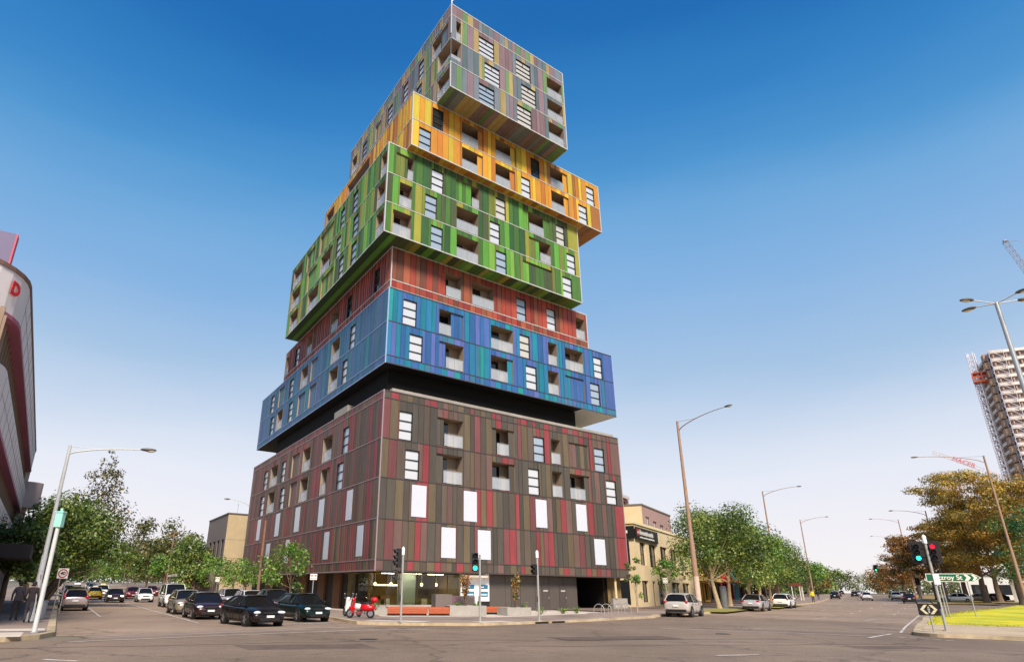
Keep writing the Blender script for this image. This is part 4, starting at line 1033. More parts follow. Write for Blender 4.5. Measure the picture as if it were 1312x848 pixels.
# ------------------------------------------------------------------ scooters
def scooter(label,pc,loc,rz,box=True):
    t=thing('motor_scooter',label,'scooter',loc,rz)
    b=MB()
    # leg shield, floor board, rear body
    b.raw([(.50,-.17,.42),(.50,.17,.42),(.42,.2,.95),(.42,-.2,.95),(.44,-.17,.30),(.44,.17,.30),(.36,.2,.95),(.36,-.2,.95)],[(0,1,2,3),(4,7,6,5),(0,3,7,4),(1,5,6,2),(3,2,6,7),(0,4,5,1)],0)
    b.box(-.1,.46,-.16,.16,.27,.33)
    b.ell((-.42,0,.55),(.46,.2,.2),14,9); b.ell((-.34,0,.66),(.36,.17,.13),12,8)
    b.ell((.52,0,.52),(.2,.1,.14),12,8); b.ell((.44,0,1.0),(.13,.14,.11),12,8)
    b.build('body',pc,t)
    m=MB(); m.ell((-.32,0,.80),(.4,.15,.07),12,6); m.build('seat',BLACK,t)
    for x in (.62,-.62):
        w=MB(); n=20
        vs=[];fs=[]
        for i in range(n):
            a=2*math.pi*i/n
            for j in range(8):
                c=2*math.pi*j/8; rr=.2+.05*math.cos(c); vs.append((x+rr*math.cos(a),.05*math.sin(c),.25+rr*math.sin(a)))
        for i in range(n):
            for j in range(8): fs.append((i*8+j,((i+1)%n)*8+j,((i+1)%n)*8+(j+1)%8,i*8+(j+1)%8))
        w.raw(vs,fs,0,None,True); wo=w.build('wheel',RUB,t)
        h=MB(); h.tube([(x,-.04,.25),(x,.04,.25)],.15,14); h.build('rim',CHROME,wo)
    m=MB(); m.tube([(.42,-.36,1.06),(.46,0,1.03),(.42,.36,1.06)],.018,6); m.tube([(.62,.06,.25),(.46,0,1.0)],.022,6); m.build('handlebar',CHROME,t)
    m=MB(); m.ell((.555,0,1.0),(.03,.085,.085),10,8); m.build('headlight',HEAD,t)
    for s in (1,-1):
        m=MB(); m.tube([(.42,s*.28,1.06),(.4,s*.34,1.24)],.008,5); m.ell((.4,s*.35,1.29),(.02,.06,.05),8,6); m.build('mirror',CHROME,t)
    m=MB(); m.tube([(-.3,-.18,.25),(-.75,-.2,.3)],.045,8); m.build('exhaust',CHROME,t)
    m=MB(); m.box(-.92,-.88,-.08,.08,.42,.52); m.ell((-.88,0,.62),(.04,.1,.05),8,6); m.build('tail_light',TAIL,t)
    if box:
        m=MB(); m.ell((-.82,0,.98),(.22,.22,.17),14,9); m.tube([(-.6,0,.74),(-.82,0,.84)],.03,6); m.build('top_box',pc,t)
    m=MB(); m.tube([(-.1,.1,.25),(-.12,.24,.012)],.014,5); m.build('kickstand',CHROME,t)
    return t
scooter('shiny red motor scooter with a round red top box, parked on the corner footpath',paint('scooter_red',lin(200,18,28),.1),(-5.25,41.35,.156),R(172))
scooter('white motor scooter half hidden between the green sedan and the red scooter',P_WHT,(-6.0,43.4,.156),R(140),False)
# ------------------------------------------------------------------ people
def person(label, loc, rz, pose, coat, trousers, group=None, hair=lin(40,30,24), skin=lin(190,140,115), scale=1.0):
    """pose: dict of joint positions (metres, figure faces +x)"""
    J=dict(pel=(0,0,.95),sp=(0,0,1.18),ch=(0.02,0,1.36),nk=(.02,0,1.50),hd=(.04,0,1.62),top=(.04,0,1.72),
      shl=(0,.17,1.42),ell=(-.06,.24,1.16),wrl=(.08,.25,.95),hal=(.12,.25,.87),shr=(0,-.17,1.42),elr=(.0,-.24,1.15),wrr=(.12,-.24,.95),har=(.17,-.24,.88),
      hpl=(0,.09,.92),knl=(.14,.1,.52),anl=(.08,.1,.09),tol=(.24,.11,.04),hpr=(0,-.09,.92),knr=(.02,-.1,.50),anr=(-.22,-.1,.12),tor=(-.1,-.11,.035))
    J.update(pose)
    RD=dict(pel=.15,sp=.14,ch=.16,nk=.06,hd=.10,top=.075,shl=.075,ell=.055,wrl=.038,hal=.04,shr=.075,elr=.055,wrr=.038,har=.04,hpl=.1,knl=.07,anl=.05,tol=.04,hpr=.1,knr=.07,anr=.05,tor=.04)
    E=[('pel','sp'),('sp','ch'),('ch','nk'),('nk','hd'),('hd','top'),('ch','shl'),('shl','ell'),('ell','wrl'),('wrl','hal'),('ch','shr'),('shr','elr'),('elr','wrr'),('wrr','har'),('pel','hpl'),('hpl','knl'),('knl','anl'),('anl','tol'),('pel','hpr'),('hpr','knr'),('knr','anr'),('anr','tor')]
    K=list(J); me=bpy.data.meshes.new('person'); me.from_pydata([J[k] for k in K],[(K.index(a),K.index(b)) for a,b in E],[])
    o=bpy.data.objects.new('tmp',me); col.objects.link(o)
    sk=o.modifiers.new('s','SKIN'); 
    lay=me.skin_vertices[0] if len(me.skin_vertices) else None
    if lay is None:
        import bmesh
        bm=bmesh.new(); bm.from_mesh(me); bm.verts.layers.skin.verify(); bm.to_mesh(me); bm.free(); lay=me.skin_vertices[0]
    for i,k in enumerate(K): lay.data[i].radius=(RD[k]*(1 if k not in('pel','sp','ch') else .8),RD[k]*1.0); lay.data[i].use_root=(k=='pel')
    su=o.modifiers.new('u','SUBSURF'); su.levels=2; su.render_levels=2
    dg=bpy.context.evaluated_depsgraph_get(); m2=bpy.data.meshes.new_from_object(o.evaluated_get(dg)); bpy.data.objects.remove(o)
    mats=[coat,trousers,mat('skin_tone',skin,.6,var=.04),BLACK]
    m2.materials.clear()
    for m in mats: m2.materials.append(m)
    hz=Vector(J['nk']).z
    for p in m2.polygons:
        c=p.center; p.use_smooth=True
        hands=min((c-Vector(J['hal'])).length,(c-Vector(J['har'])).length)<.075
        feet=c.z<.1
        p.material_index=2 if (c.z>hz+.0 or hands) else 3 if feet else (1 if c.z<.88 and abs((c-Vector(J['wrl'])).length)>.12 and (c-Vector(J['wrr'])).length>.12 and (c-Vector(J['ell'])).length>.2 and (c-Vector(J['elr'])).length>.2 else 0)
    b=bpy.data.objects.new('person',m2); col.objects.link(b); b.location=loc; b.rotation_euler=(0,0,rz); b.scale=(scale,)*3
    tag(b,label,'person',group)
    h=MB(); hd=Vector(J['hd']); h.ell(hd+V3(-.02,0,.05),(.11,.098,.09),12,8); h.ell(hd+V3(-.05,0,-.01),(.075,.09,.1),10,8); h.build('hair',mat('hair_dark',hair,.7,var=.1),b)
    f=MB(); f.ell(hd+V3(.098,0,-.015),(.022,.016,.022),8,6)
    for s in (1,-1): f.ell(hd+V3(.0,s*.092,-.01),(.02,.012,.03),6,5)
    f.build('face',mats[2],b); e=MB()
    for s in (1,-1): e.ell(hd+V3(.088,s*.034,.012),(.01,.013,.008),6,5)
    e.ell(hd+V3(.092,0,-.055),(.008,.028,.007),6,5); e.build('eye',mat('eye_dark',lin(60,30,28),.4,var=0),b)
    return b
DK=mat('cloth_black',lin(44,36,38),.9,var=.15); DN=mat('cloth_charcoal',lin(62,58,66),.9,var=.15)
pa=math.atan2(-.86,.5)
pp=person('person in a dark coat with a shoulder bag walking away, nearer the kerb',(-19.1,32.0,.15),R(118),{},DK,DN)
b=MB(); b.box(-.08,.12,-.36,-.24,.62,.92); b.tube([(.02,-.30,.92),(.03,-.28,1.15),(0,-.2,1.44)],.012,5); o=b.build('shoulder_bag',BLACK,None,bevel=.02); o.location=(-19.1,32.0,.15); o.rotation_euler=(0,0,R(118)); tag(o,'black shoulder bag hanging at the side of the walking person in dark coat','bag')
person('person in a dark jacket walking beside the one with the bag, nearer the wall',(-20.7,33.6,.15),R(118),dict(knl=(-.02,.1,.5),anl=(-.2,.1,.12),tol=(-.08,.11,.04),knr=(.15,-.1,.52),anr=(.1,-.1,.09),tor=(.26,-.11,.04)),DN,DK)
YV=mat('cloth_hivis',lin(220,196,40),.8,var=.1)
person('person in a yellow vest and dark trousers standing at the kerb of the main road',(54.4,104.5,T(54.4,104.5)+.15),R(-110),dict(knr=(.02,-.1,.5),anr=(-.02,-.1,.09),tor=(.14,-.11,.04),knl=(.03,.1,.5),anl=(0,.1,.09),tol=(.16,.11,.04)),YV,DK)
person('person in dark clothes on the far footpath, beyond the one in the yellow vest',(70.6,133.5,T(70.6,133.5)+.15),R(60),{},DK,DN)
# ------------------------------------------------------------------ street lamps and poles
LAMPH=mat('lamp_head_grey',lin(92,86,82),.5,var=.1); LENS=glassy('lamp_lens',lin(215,205,185),.2,.6)
def lamp(label,base,h,arm,group='street lamps',rad=(.13,.07),drop=.0,pole=STEEL_P,tie=False,posters=False,warm=False):
    """arm: world vector from pole top to lamp head"""
    t=thing('street_lamp',label,'street lamp',base,0,group)
    a=Vector(arm)
    m=MB(); m.tube([(0,0,0),(0,0,h*.35),(0,0,h*.36),(0,0,h)],[rad[0],rad[0]*.86,rad[0]*.74,rad[1]],12); m.tube([(0,0,0),(0,0,.35)],rad[0]*1.25,10); m.build('pole',pole,t)
    m=MB(); p0=V3(0,0,h-.45) if tie else V3(0,0,h-.9)
    pts=[]
    for i in range(11):
        u=i/10; pts.append(p0+Vector((a.x*u,a.y*u,0))+V3(0,0,(h+a.z-p0.z)*math.sin(u*math.pi/2)**.65))
    m.tube(pts,[.045-.018*i/10 for i in range(11)],8)
    m.tube([V3(0,0,h-.05),pts[4]],.014,5)
    m.build('arm',pole,t)
    hd=MB(); d=Vector((a.x,a.y,0)).normalized(); e=pts[-1]
    rot=Matrix.Rotation(math.atan2(d.y,d.x),3,'Z')
    hd.ell(e+d*.3+V3(0,0,.02),(.42,.17,.09),14,8,rot=rot); hh=hd.build('lamp_head',LAMPH,t)
    g=MB(); g.ell(e+d*.42+V3(0,0,-.045),(.24,.12,.07),12,6,rot=rot); g.build('lens',LENS,hh)
    if posters:
        b=MB(); rg=random.Random(3)
        for k in range(42):
            z=rg.uniform(.25,3.4); an=rg.uniform(2.2,5.6); w=rg.uniform(.25,.6); hh_=rg.uniform(.08,.25); rr=rad[0]*(1-.08*z)+.006
            c=rg.choice([lin(200,190,184),lin(150,80,84),lin(70,58,60),lin(220,214,210),lin(130,110,110),lin(96,60,66)])
            q=[]
            for s in range(4):
                q.append((an+w*(s/3-.5)))
            for s in range(3):
                b.face([(rr*math.cos(q[s]),rr*math.sin(q[s]),z),(rr*math.cos(q[s+1]),rr*math.sin(q[s+1]),z),(rr*math.cos(q[s+1]),rr*math.sin(q[s+1]),z+hh_),(rr*math.cos(q[s]),rr*math.sin(q[s]),z+hh_)],0,c)
        b.build('torn_posters',mat('poster_paper',(1,1,1,1),.9,attr=True,var=.15,scale=8),t)
    return t
lamp('grey steel street lamp with torn posters on its foot and one long curved arm',(-20.0,33.78,.146),8.4,(3.3,1.08,.02),rad=(.15,.075),tie=True,posters=True)
lamp('tall brown street lamp between the silver crossover and the first big street tree',(21.15,59.4,.146),16.5,(2.6,-4.9,.1),rad=(.24,.11),pole=mat('brown_pole',lin(150,118,96),.7,var=.15,scale=4))
lw=[o for o in bpy.data.objects if o.name.startswith('street_lamp')][-1]; m=MB(); m.tube([(0,0,1.0),(0,0,2.9)],[.247,.238],14); m.build('pole_wrap',mat('wrap_pale',lin(196,172,150),.8,var=.15),lw)
BP=mat('brown_pole',lin(150,118,96))
lamp('brown street lamp rising out of the tree row, second beyond the silver crossover',gp(54.2,114.6,.14),17.6,(4.2,-3.8,.3),rad=(.2,.1),pole=BP)
lamp('street lamp rising out of the far trees, third along the left kerb',gp(85.4,163.5,.14),17.6,(4.2,-3.8,.3),rad=(.2,.1),pole=BP)
lamp('street lamp among the tawny trees with its arm pointing left over the road',gp(66.5,80.5,.06),17.6,(-6.2,3.0,.3),rad=(.2,.1),pole=BP)
lamp('far street lamp on the median with pale curved arm, nearer of the two in line',gp(113.5,169.5,.12),18.4,(-5.2,2.2,.3),rad=(.2,.1),pole=BP)
lamp('far street lamp on the median with pale curved arm, farther of the two in line',gp(150.5,230,.12),18.6,(-5.2,2.2,.3),rad=(.2,.1),pole=BP)
lamp('street lamp half hidden in tawny crowns, only its head showing',gp(88.5,124,.12),15.6,(-4.6,2.2,.2),rad=(.18,.09),pole=BP)
lamp('street lamp behind the maroon box, its arm reaching left above the tan building',nt(21.2,93.5,.14),12.4,(-2.9,-1.5,.3),rad=(.13,.07),pole=STEEL_P)
def multi_lamp():
    b=gp(31.9,34.5,.15); h=17.6
    t=thing('street_lamp','tall white mast with four lamp heads on cross arms above the island lawn','street lamp',b,0,'street lamps')
    m=MB(); m.tube([(0,0,0),(0,0,h)],[.19,.11],14); m.build('pole',STEEL,t)
    rgt=Vector((.74,-.67,0)); fw=Vector((.67,.74,0))
    for s,(a,b_) in enumerate(((-1.0,.35),(-1.0,-.75),(1.0,.6),(1.0,-.45))):
        d=rgt*a+fw*b_*1.2; e=d*1.05+V3(0,0,h+.12)
        m=MB(); m.tube([V3(0,0,h-.08),e],.035,6); m.build('arm',STEEL_P,t)
        d.normalize(); rot=Matrix.Rotation(math.atan2(d.y,d.x),3,'Z')
        m=MB(); m.ell(e+d*.28,(.42,.2,.1),14,8,rot=rot); hh=m.build('lamp_head',LAMPH,t)
        m=MB(); m.ell(e+d*.34+V3(0,0,-.05),(.28,.15,.08),12,6,rot=rot); m.build('lens',LENS,hh)
multi_lamp()
def simple_pole(name,label,cat,base,h,r0,r1,m_,cross=False,group=None):
    t=thing(name,label,cat,base,0,group)
    m=MB(); m.tube([(0,0,0),(0,0,h*.5),(0,0,h)],[r0,(r0+r1)/2,r1],10); m.build('pole',m_,t)
    if cross:
        m=MB()
        for z in (h-.35,h-1.0): m.obox(NX*-1.0+V3(0,0,z)-Vh*.05,NX*2.0,Vh*.1,(0,0,.1))
        for k in (-.9,-.45,.45,.9):
            p=NX*k+V3(0,0,h-.25); m.tube([p,p+V3(0,0,.12)],.04,6)
        m.build('crossarm',m_,t)
    return t
# second pole with pale green box by the left lamp
t=simple_pole('signal_pole','pale grey pole with a mint green control box on top','pole',(-14.85,25.5,.15),3.8,.085,.075,STEEL_P)
m=MB(); m.box(-.14,.14,-.12,.12,3.62,4.18); m.box(-.16,.16,-.14,.14,4.14,4.2); m.tube([(0,0,4.2),(0,0,4.32)],.05,8); m.build('control_box',mat('mint_box',lin(150,205,190),.5,var=.06),t,bevel=.02)
m=MB(); m.tube([(0,0,0),(0,0,.05)],.16,10); m.build('base_flange',STEEL,t)
simple_pole('utility_pole','brown timber utility pole beside the maroon left wall of the tower','utility pole',nt(15.6,63,.14),7.4,.15,.1,WOOD_P,group='timber utility poles')
up=simple_pole('utility_pole','timber utility pole with crossarms beside the cream awning','utility pole',nt(15.8,127,.3),10.2,.17,.11,WOOD_P,True,group='timber utility poles')
def wire(label,a,b,sag=.5):
    m=MB(); a=Vector(a);b=Vector(b); pts=[a.lerp(b,i/12)-V3(0,0,sag*4*(i/12)*(1-i/12)) for i in range(13)]; m.tube(pts,.018,4); o=m.build('overhead_wire',mat('wire',lin(120,112,108),.6,var=0)); tag(o,label,'wire','wires from the timber pole')
q=nt(15.8,127,.3)
wire('overhead wire from the crossarm pole up to the left over the street',q+V3(-.8,0,10.0),nt(-1,150,10.5)); wire('overhead wire from the crossarm pole down towards the low brick building',q+V3(.8,0,9.9),nt(20.9,115,6.0),.3)
# ------------------------------------------------------------------ traffic lights
LG=mat('signal_green',lin(30,230,170),.4,emit=lin(40,255,190),es=2.2,var=0); LR=mat('signal_red',lin(240,20,40),.4,emit=lin(255,20,40),es=2.2,var=0); LO=glassy('signal_off',lin(40,18,20),.2,.5)
HOUS=mat('signal_housing',lin(30,26,26),.6,var=.1)
def signal_head(par,loc,rz,lit,board=False,small=False,sc=1.0):
    """faces local +x"""
    nl=2 if small else 3
    h=bpy.data.objects.new('signal_head',None); 
    m=MB(); s=.3*sc; H_=nl*s+.06
    m.box(-.14*sc,.04,-.17*sc,.17*sc,-H_/2,H_/2)
    if board: m.box(-.05,-.02,-.33*sc,.33*sc,-H_/2-.10,H_/2+.10)
    o=m.build('signal_head',HOUS,par,bevel=.015); o.location=loc; o.rotation_euler=(0,0,rz)
    for i in range(nl):
        z=H_/2-.03-s*(i+.5)
        l=MB(); l.disc((.052,0,z),(1,0,0),.115*sc,20); l.ell((.05,0,z),(.03,.11*sc,.11*sc),14,8)
        l.build('lens',{(0,'r'):LR,(2,'g'):LG}.get((i,lit),LO),o)
        v=MB(); n=14; vs=[];fs=[]
        for k in range(n+1):
            a=math.pi*(-.15+1.3*k/n); y=math.cos(a)*.135*sc; zz=z+math.sin(a)*.135*sc
            vs+= [(.04,y,zz),(.04+.24*sc*(.55+.45*max(0,math.sin(a))),y,zz)]
        for k in range(n): fs.append((2*k,2*k+1,2*k+3,2*k+2))
        v.raw(vs,fs); v.build('visor',HOUS,o)
    return o
def face_cam(x,y): return math.atan2(-y,-x)
def tl(label,base,h,heads,r=.06,cap=True,button=True,group='traffic signals'):
    t=thing('traffic_light',label,'traffic light',base,0,group)
    m=MB(); m.tube([(0,0,0),(0,0,h)],[r,r*.9],12); m.tube([(0,0,0),(0,0,.04)],r*2.4,12); m.build('pole',mat('signal_pole_grey',lin(164,162,156),.5,metal=.2,var=.12,scale=5),t)
    if cap: m=MB(); m.tube([(0,0,h-.35),(0,0,h),(0,0,h+.08)],[r*1.35,r*1.35,.02],12); m.build('cap',WHITE,t)
    for loc,rz,lit,board,small,sc in heads:
        signal_head(t,loc,rz,lit,board,small,sc)
        m=MB(); m.tube([(0,0,loc[2]+.2),(loc[0]*.8,loc[1]*.8,loc[2]+.2)],.02,6); m.tube([(0,0,loc[2]-.2),(loc[0]*.8,loc[1]*.8,loc[2]-.2)],.02,6); m.build('bracket',HOUS,t)
    if button: m=MB(); m.box(-.09,-.04,-.07,.07,1.0,1.3); m.build('push_button',BLACK,t,bevel=.01)
    return t
fc=face_cam(0,40)
tl('traffic light with signals turned away to the left, nearest the red scooter',(-2.54,36.75,.15),3.65,[((-.28,.05,3.15),R(205),None,False,False,1.0),((-.36,-.05,2.3),R(195),None,False,True,.8)])
tl('traffic light showing green, in front of the white hoarding with blue posters',(1.66,38.5,.15),3.45,[((-.27,-.06,3.05),fc+R(4),'g',False,False,1.05)],cap=False)
tl('white capped signal pole with one small dark pedestrian signal, beside the dark doors',(5.13,40.45,.15),3.75,[((-.2,-.05,2.75),R(215),None,False,True,.85)],r=.065)
ic=face_cam(24.2,34.45); side=Vector((math.cos(ic+math.pi/2),math.sin(ic+math.pi/2),0))
it=tl('traffic light with green and red signals side by side on the island',(24.2,34.5,.15),4.4,[(tuple(side*-.42+V3(0,0,3.62)),ic,'g',True,False,.9),(tuple(side*.26+V3(0,0,3.62)),ic,'r',True,False,.9)],r=.07)
# make the pair sit either side of the pole as seen from the road
m=MB(); sd=side; m.obox(-sd*.02+V3(0,0,2.1)+Vector((math.cos(ic),math.sin(ic),0))*.1,sd*-.3 if False else sd*.26,Vector((math.cos(ic),math.sin(ic),0))*.01,(0,0,.5)); m.build('small_plate',WHITE,it)
b=(37.2,52.6,T(37,52)+.15)
tl('dark signal pole with a push button box behind the green street sign',b,2.2,[],r=.05,cap=False)
# far signals over the main road
t=thing('traffic_light','far traffic light hung on a long arm over the main road','traffic light',gp(101.5,150,.12),0,'traffic signals')
m=MB(); m.tube([(0,0,0),(0,0,6.2)],.12,8); m.tube([(0,0,6.0),(-6.5,3.2,6.4)],.06,6); m.build('mast_arm',STEEL_P,t)
signal_head(t,(-6.5,3.2,6.3),face_cam(95,153),'g',True,False,1.3); signal_head(t,(-.25,-.3,3.6),face_cam(100,150),None,True,False,1.3)
# ------------------------------------------------------------------ signs
def sign_frame(name,label,cat,loc,face,group=None): return thing(name,label,cat,loc,face,group)   # local +x looks at the viewer
SG=mat('sign_green',lin(10,92,62),.45,var=.05); SW=mat('sign_white',lin(226,222,212),.5,var=.04); SB=mat('sign_black',lin(24,24,24),.5,var=.05); SR=mat('sign_red',lin(176,36,44),.5,var=.05); SGY=mat('sign_back',lin(150,150,150),.5,var=.08)
def post(par,x,y,h,m_=STEEL,r=.035):
    m=MB(); m.tube([(x,y,0),(x,y,h)],r,8); m.build('post',m_,par)
ROT=(R(90),0,R(90))    # text faces local +x
f=face_cam(22.75,33.3)
s=thing('chevron_sign','black sign with two cream chevrons pointing left and right on a short post','road sign',(22.75,33.3,.15),f)
post(s,0,0,.75); m=MB(); m.box(.03,.05,-.43,.43,.72,1.24); m.build('panel',SB,s,bevel=.01)
m=MB()
for sg in (1,-1):
    for a in (0,):
        for up in (1,-1):
            y0,y1=.34*sg,.16*sg; z0=.98
            m.raw([(.056,y0,z0),(.056,y1,z0+.2*up),(.056,y1-.13*sg,z0+.2*up),(.056,y0-.13*sg,z0)],[(0,1,2,3)])
m.build('chevron',mat('sign_cream',lin(214,198,160),.5,var=.05),s)
m=MB(); 
for z,w in ((1.08,.03),(1.0,.05),(.92,.04),(.86,.03)): m.box(.054,.058,-w,w,z-.015,z+.015)
m.build('emblem',SW,s)
f=face_cam(36.4,50)+R(4)
s=thing('street_sign','green arrow shaped street sign reading Fitzroy St on two posts','road sign',(36.2,49.6,T(36,50)+.15),f)
post(s,-.0,-.75,2.5,STEEL); post(s,0,.75,2.5,STEEL)
def arrow(m,g,x,mi): m.raw([(x,-1.62+g,2.42+g),(x,-1.62+g,2.98-g),(x,1.15,2.98-g),(x,1.62-g*1.6,2.70),(x,1.15,2.42+g)],[(0,1,2,3,4)],mi); m.raw([(x-.02,-1.62+g,2.42+g),(x-.02,-1.62+g,2.98-g),(x-.02,1.15,2.98-g),(x-.02,1.62-g*1.6,2.70),(x-.02,1.15,2.42+g)],[(4,3,2,1,0)],mi)
m=MB(); arrow(m,0,.06,0); arrow(m,.045,.066,1); m.build('panel',[SW,SG],s)
text_mesh('lettering','Fitzroy St',.44,SW,s,(.074,-.34,2.70),ROT,.003,sx=1.0,bold=.008)
m=MB()
for up in (1,-1): m.raw([(.073,1.02,2.70),(.073,.83,2.70+.21*up),(.073,.62,2.70+.21*up),(.073,.78,2.70)],[(0,1,2,3)]); m.raw([(.073,1.40,2.70),(.073,1.2,2.70+.2*up),(.073,1.06,2.70+.2*up),(.073,1.2,2.70)],[(0,1,2,3)])
m.build('arrow_mark',SW,s)
f=face_cam(-24.3,43.4)
s=thing('speed_sign','white speed limit sign with a red ring reading 40, on two thin posts','road sign',(-24.3,43.4,.15),f)
post(s,0,-.1,2.1); post(s,-.1,.25,2.0); m=MB(); m.box(.04,.06,-.3,.3,1.98,2.58); m.build('panel',SW,s,bevel=.01)
m=MB(); n=32
vs=[];fs=[]
for k in range(n):
    a=2*math.pi*k/n; vs+= [(.066,.26*math.cos(a),2.28+.26*math.sin(a)),(.066,.195*math.cos(a),2.28+.195*math.sin(a))]
for k in range(n): fs.append((2*k,2*k+1,(2*k+3)%(2*n),(2*k+2)%(2*n)))
m.raw(vs,fs); m.build('ring',SR,s)
text_mesh('lettering','40',.27,SB,s,(.068,0,2.28),ROT,.002,bold=.012)
def plain_sign(label,loc,h,w,hh,group='small white parking signs'):
    s=thing('parking_sign',label,'road sign',loc,face_cam(loc[0],loc[1]),group); post(s,0,0,h+hh*.6)
    for k in (-1,1):
        m=MB(); m.box(.04,.055,k*w*.52-w*.5,k*w*.52+w*.5,h-hh/2,h+hh/2); p=m.build('panel',SW,s,bevel=.008)
        m=MB(); m.box(.056,.060,k*w*.52-w*.3,k*w*.52+w*.3,h+hh*.1,h+hh*.3); m.box(.056,.060,k*w*.52-w*.3,k*w*.52+w*.3,h-hh*.32,h-hh*.22); m.build('small_print',mat('sign_print',lin(120,60,56),.6,var=.1),p)
    return s
plain_sign('double white parking sign on a post by the street tree, left of the shopfront',tuple(nt(15.9,48.5,.15)),2.35,.24,.4)
plain_sign('white parking sign beside the thin saplings at the corner of the cream building',(15.6,58.1,.15),2.6,.2,.45)
plain_sign('white parking sign beside the second leafy sapling at the cream building',(20.0,64.3,.15),2.6,.2,.45)
plain_sign('white parking sign in front of the grey building up the side street',tuple(nt(15.6,82,.14)),2.4,.22,.5)
# ------------------------------------------------------------------ benches, planters, plants, bike hoops
def bench(label,a,b,h=.5):
    a=Vector((*a,.156));b=Vector((*b,.156)); d=(b-a); L=d.length; d.normalize(); s=Vector((-d.y,d.x,0))
    t=thing('timber_bench',label,'bench',a,math.atan2(d.y,d.x),'low red timber benches')
    m=MB()
    for k in range(5): m.box(0,L,k*.11,k*.11+.1,h-.07,h)
    m.build('seat',TIMBER,t); m=MB()
    for k in range(3): m.box(0,L,-.02,.0,.12+k*.115,.12+k*.115+.10)
    m.build('front_board',TIMBER,t); m=MB(); m.box(.1,L-.1,.06,.5,0,.40); m.build('base',BLACK,t)
bench('long low red timber bench in front of the shop glass',(-4.07,45.9),(-1.42,46.65)); bench('short low red timber bench touching the long concrete planter',(-1.38,46.68),(-.04,47.02)); bench('low red timber bench between the two concrete planters, set farther back',(2.62,50.2),(4.05,50.6))
def planter(label,a,b,w,h,z=.142):
    a=Vector((*a,z));b=Vector((*b,z)); d=b-a; L=d.length; t=thing('concrete_planter',label,'planter',a,math.atan2(d.y,d.x),'grey concrete planters')
    m=MB(); m.box(0,L,0,.1,0,h); m.box(0,L,w-.1,w,0,h); m.box(0,.1,.1,w-.1,0,h); m.box(L-.1,L,.1,w-.1,0,h); m.build('wall',CONC,t,bevel=.012)
    m=MB(); m.box(.1,L-.1,.1,w-.1,0,h-.06); m.build('soil',mat('soil',lin(70,54,42),.95,var=.3),t)
planter('long grey concrete planter in front of the white hoarding',(.0,47.05),(2.5,47.75),1.4,.62); planter('grey concrete planter in front of the dark doors',(3.95,48.1),(5.7,49.1),1.3,.52); planter('low grey concrete wall planter behind the red scooter',(-5.6,46.9),(-4.2,47.3),.8,.5)
t=thing('service_box','grey square service box with mauve side panels between bench and planter','cabinet',(-1.0,49.2,.142),R(14))
m=MB(); m.box(0,1.2,0,1.4,0,1.3); m.build('body',GREYW,t,bevel=.01); m=MB(); m.box(1.2,2.9,.1,1.4,0,1.2); m.build('side_panel',mat('mauve_panel',lin(120,88,96),.6,var=.1),t)
for k in range(3): m=MB(); m.box(1.25+k*.55,1.25+k*.55+.48,.07,.1,.08,1.12); m.build('door_panel',[mat('mauve_panel',lin(120,88,96)),GREYW,mat('dark_panel',lin(82,74,68))][k],t)
for k in range(5):
    b=Vector((10.6,49.9,.155)).lerp(Vector((13.6,54.2,.155)),k/4)
    m=MB(); pts=[]; d=Vector((.80,-.6,0))
    for i in range(13):
        a=math.pi*i/12; pts.append(d*(-.40*math.cos(a))+V3(0,0,.36+.40*math.sin(a)))
    m.tube([d*-.40]+pts+[d*.40],.026,8); o=m.build('bike_rack',mat('hoop_steel',lin(170,168,160),.4,metal=.4,var=.08)); o.location=b
    tag(o,['white arched bike hoop, leftmost of the row of five','white arched bike hoop, second from the left in the row','white arched bike hoop in the middle of the row of five','white arched bike hoop, second from the right in the row','white arched bike hoop, rightmost of the row, by the tan post'][k],'bike rack','arched white bike hoops')
for i,(x,y,l) in enumerate(((-20.95,36.2,'grey waste bin with torn posters at the foot of the left street lamp'),)):
    t=thing('litter_bin',l,'bin',(x,y,.15),0); m=MB(); m.tube([(0,0,0),(0,0,.8)],.22,14); m.build('body',SGY,t); m=MB(); m.tube([(0,0,.8),(0,0,.86)],[.25,.2],14); m.build('lid',STEEL,t)
# ------------------------------------------------------------------ trees
def lv(r,g,b): return lin(r,g,b)
GREENS=[lv(92,114,50),lv(112,134,56),lv(74,98,46),lv(134,150,64),lv(80,108,54),lv(144,152,70)]
BRIGHT=[lv(98,138,52),lv(120,156,60),lv(82,120,50),lv(144,170,68),lv(76,112,56)]
DARKG=[lv(84,106,50),lv(102,124,56),lv(70,92,46),lv(118,138,62),lv(120,120,60)]
OLIVE=[lv(96,100,50),lv(112,112,54),lv(82,92,48),lv(122,108,56),lv(72,86,46)]
TAWNY=[lv(192,144,54),lv(206,158,60),lv(170,128,54),lv(166,144,62),lv(132,126,58),lv(214,172,72),lv(142,110,54),lv(116,122,58)]
TAWN2=[lv(156,104,48),lv(138,96,46),lv(170,118,54),lv(122,96,46),lv(108,98,50)]
SPARSE=[lv(112,98,52),lv(96,92,50),lv(126,108,60),lv(86,84,48)]
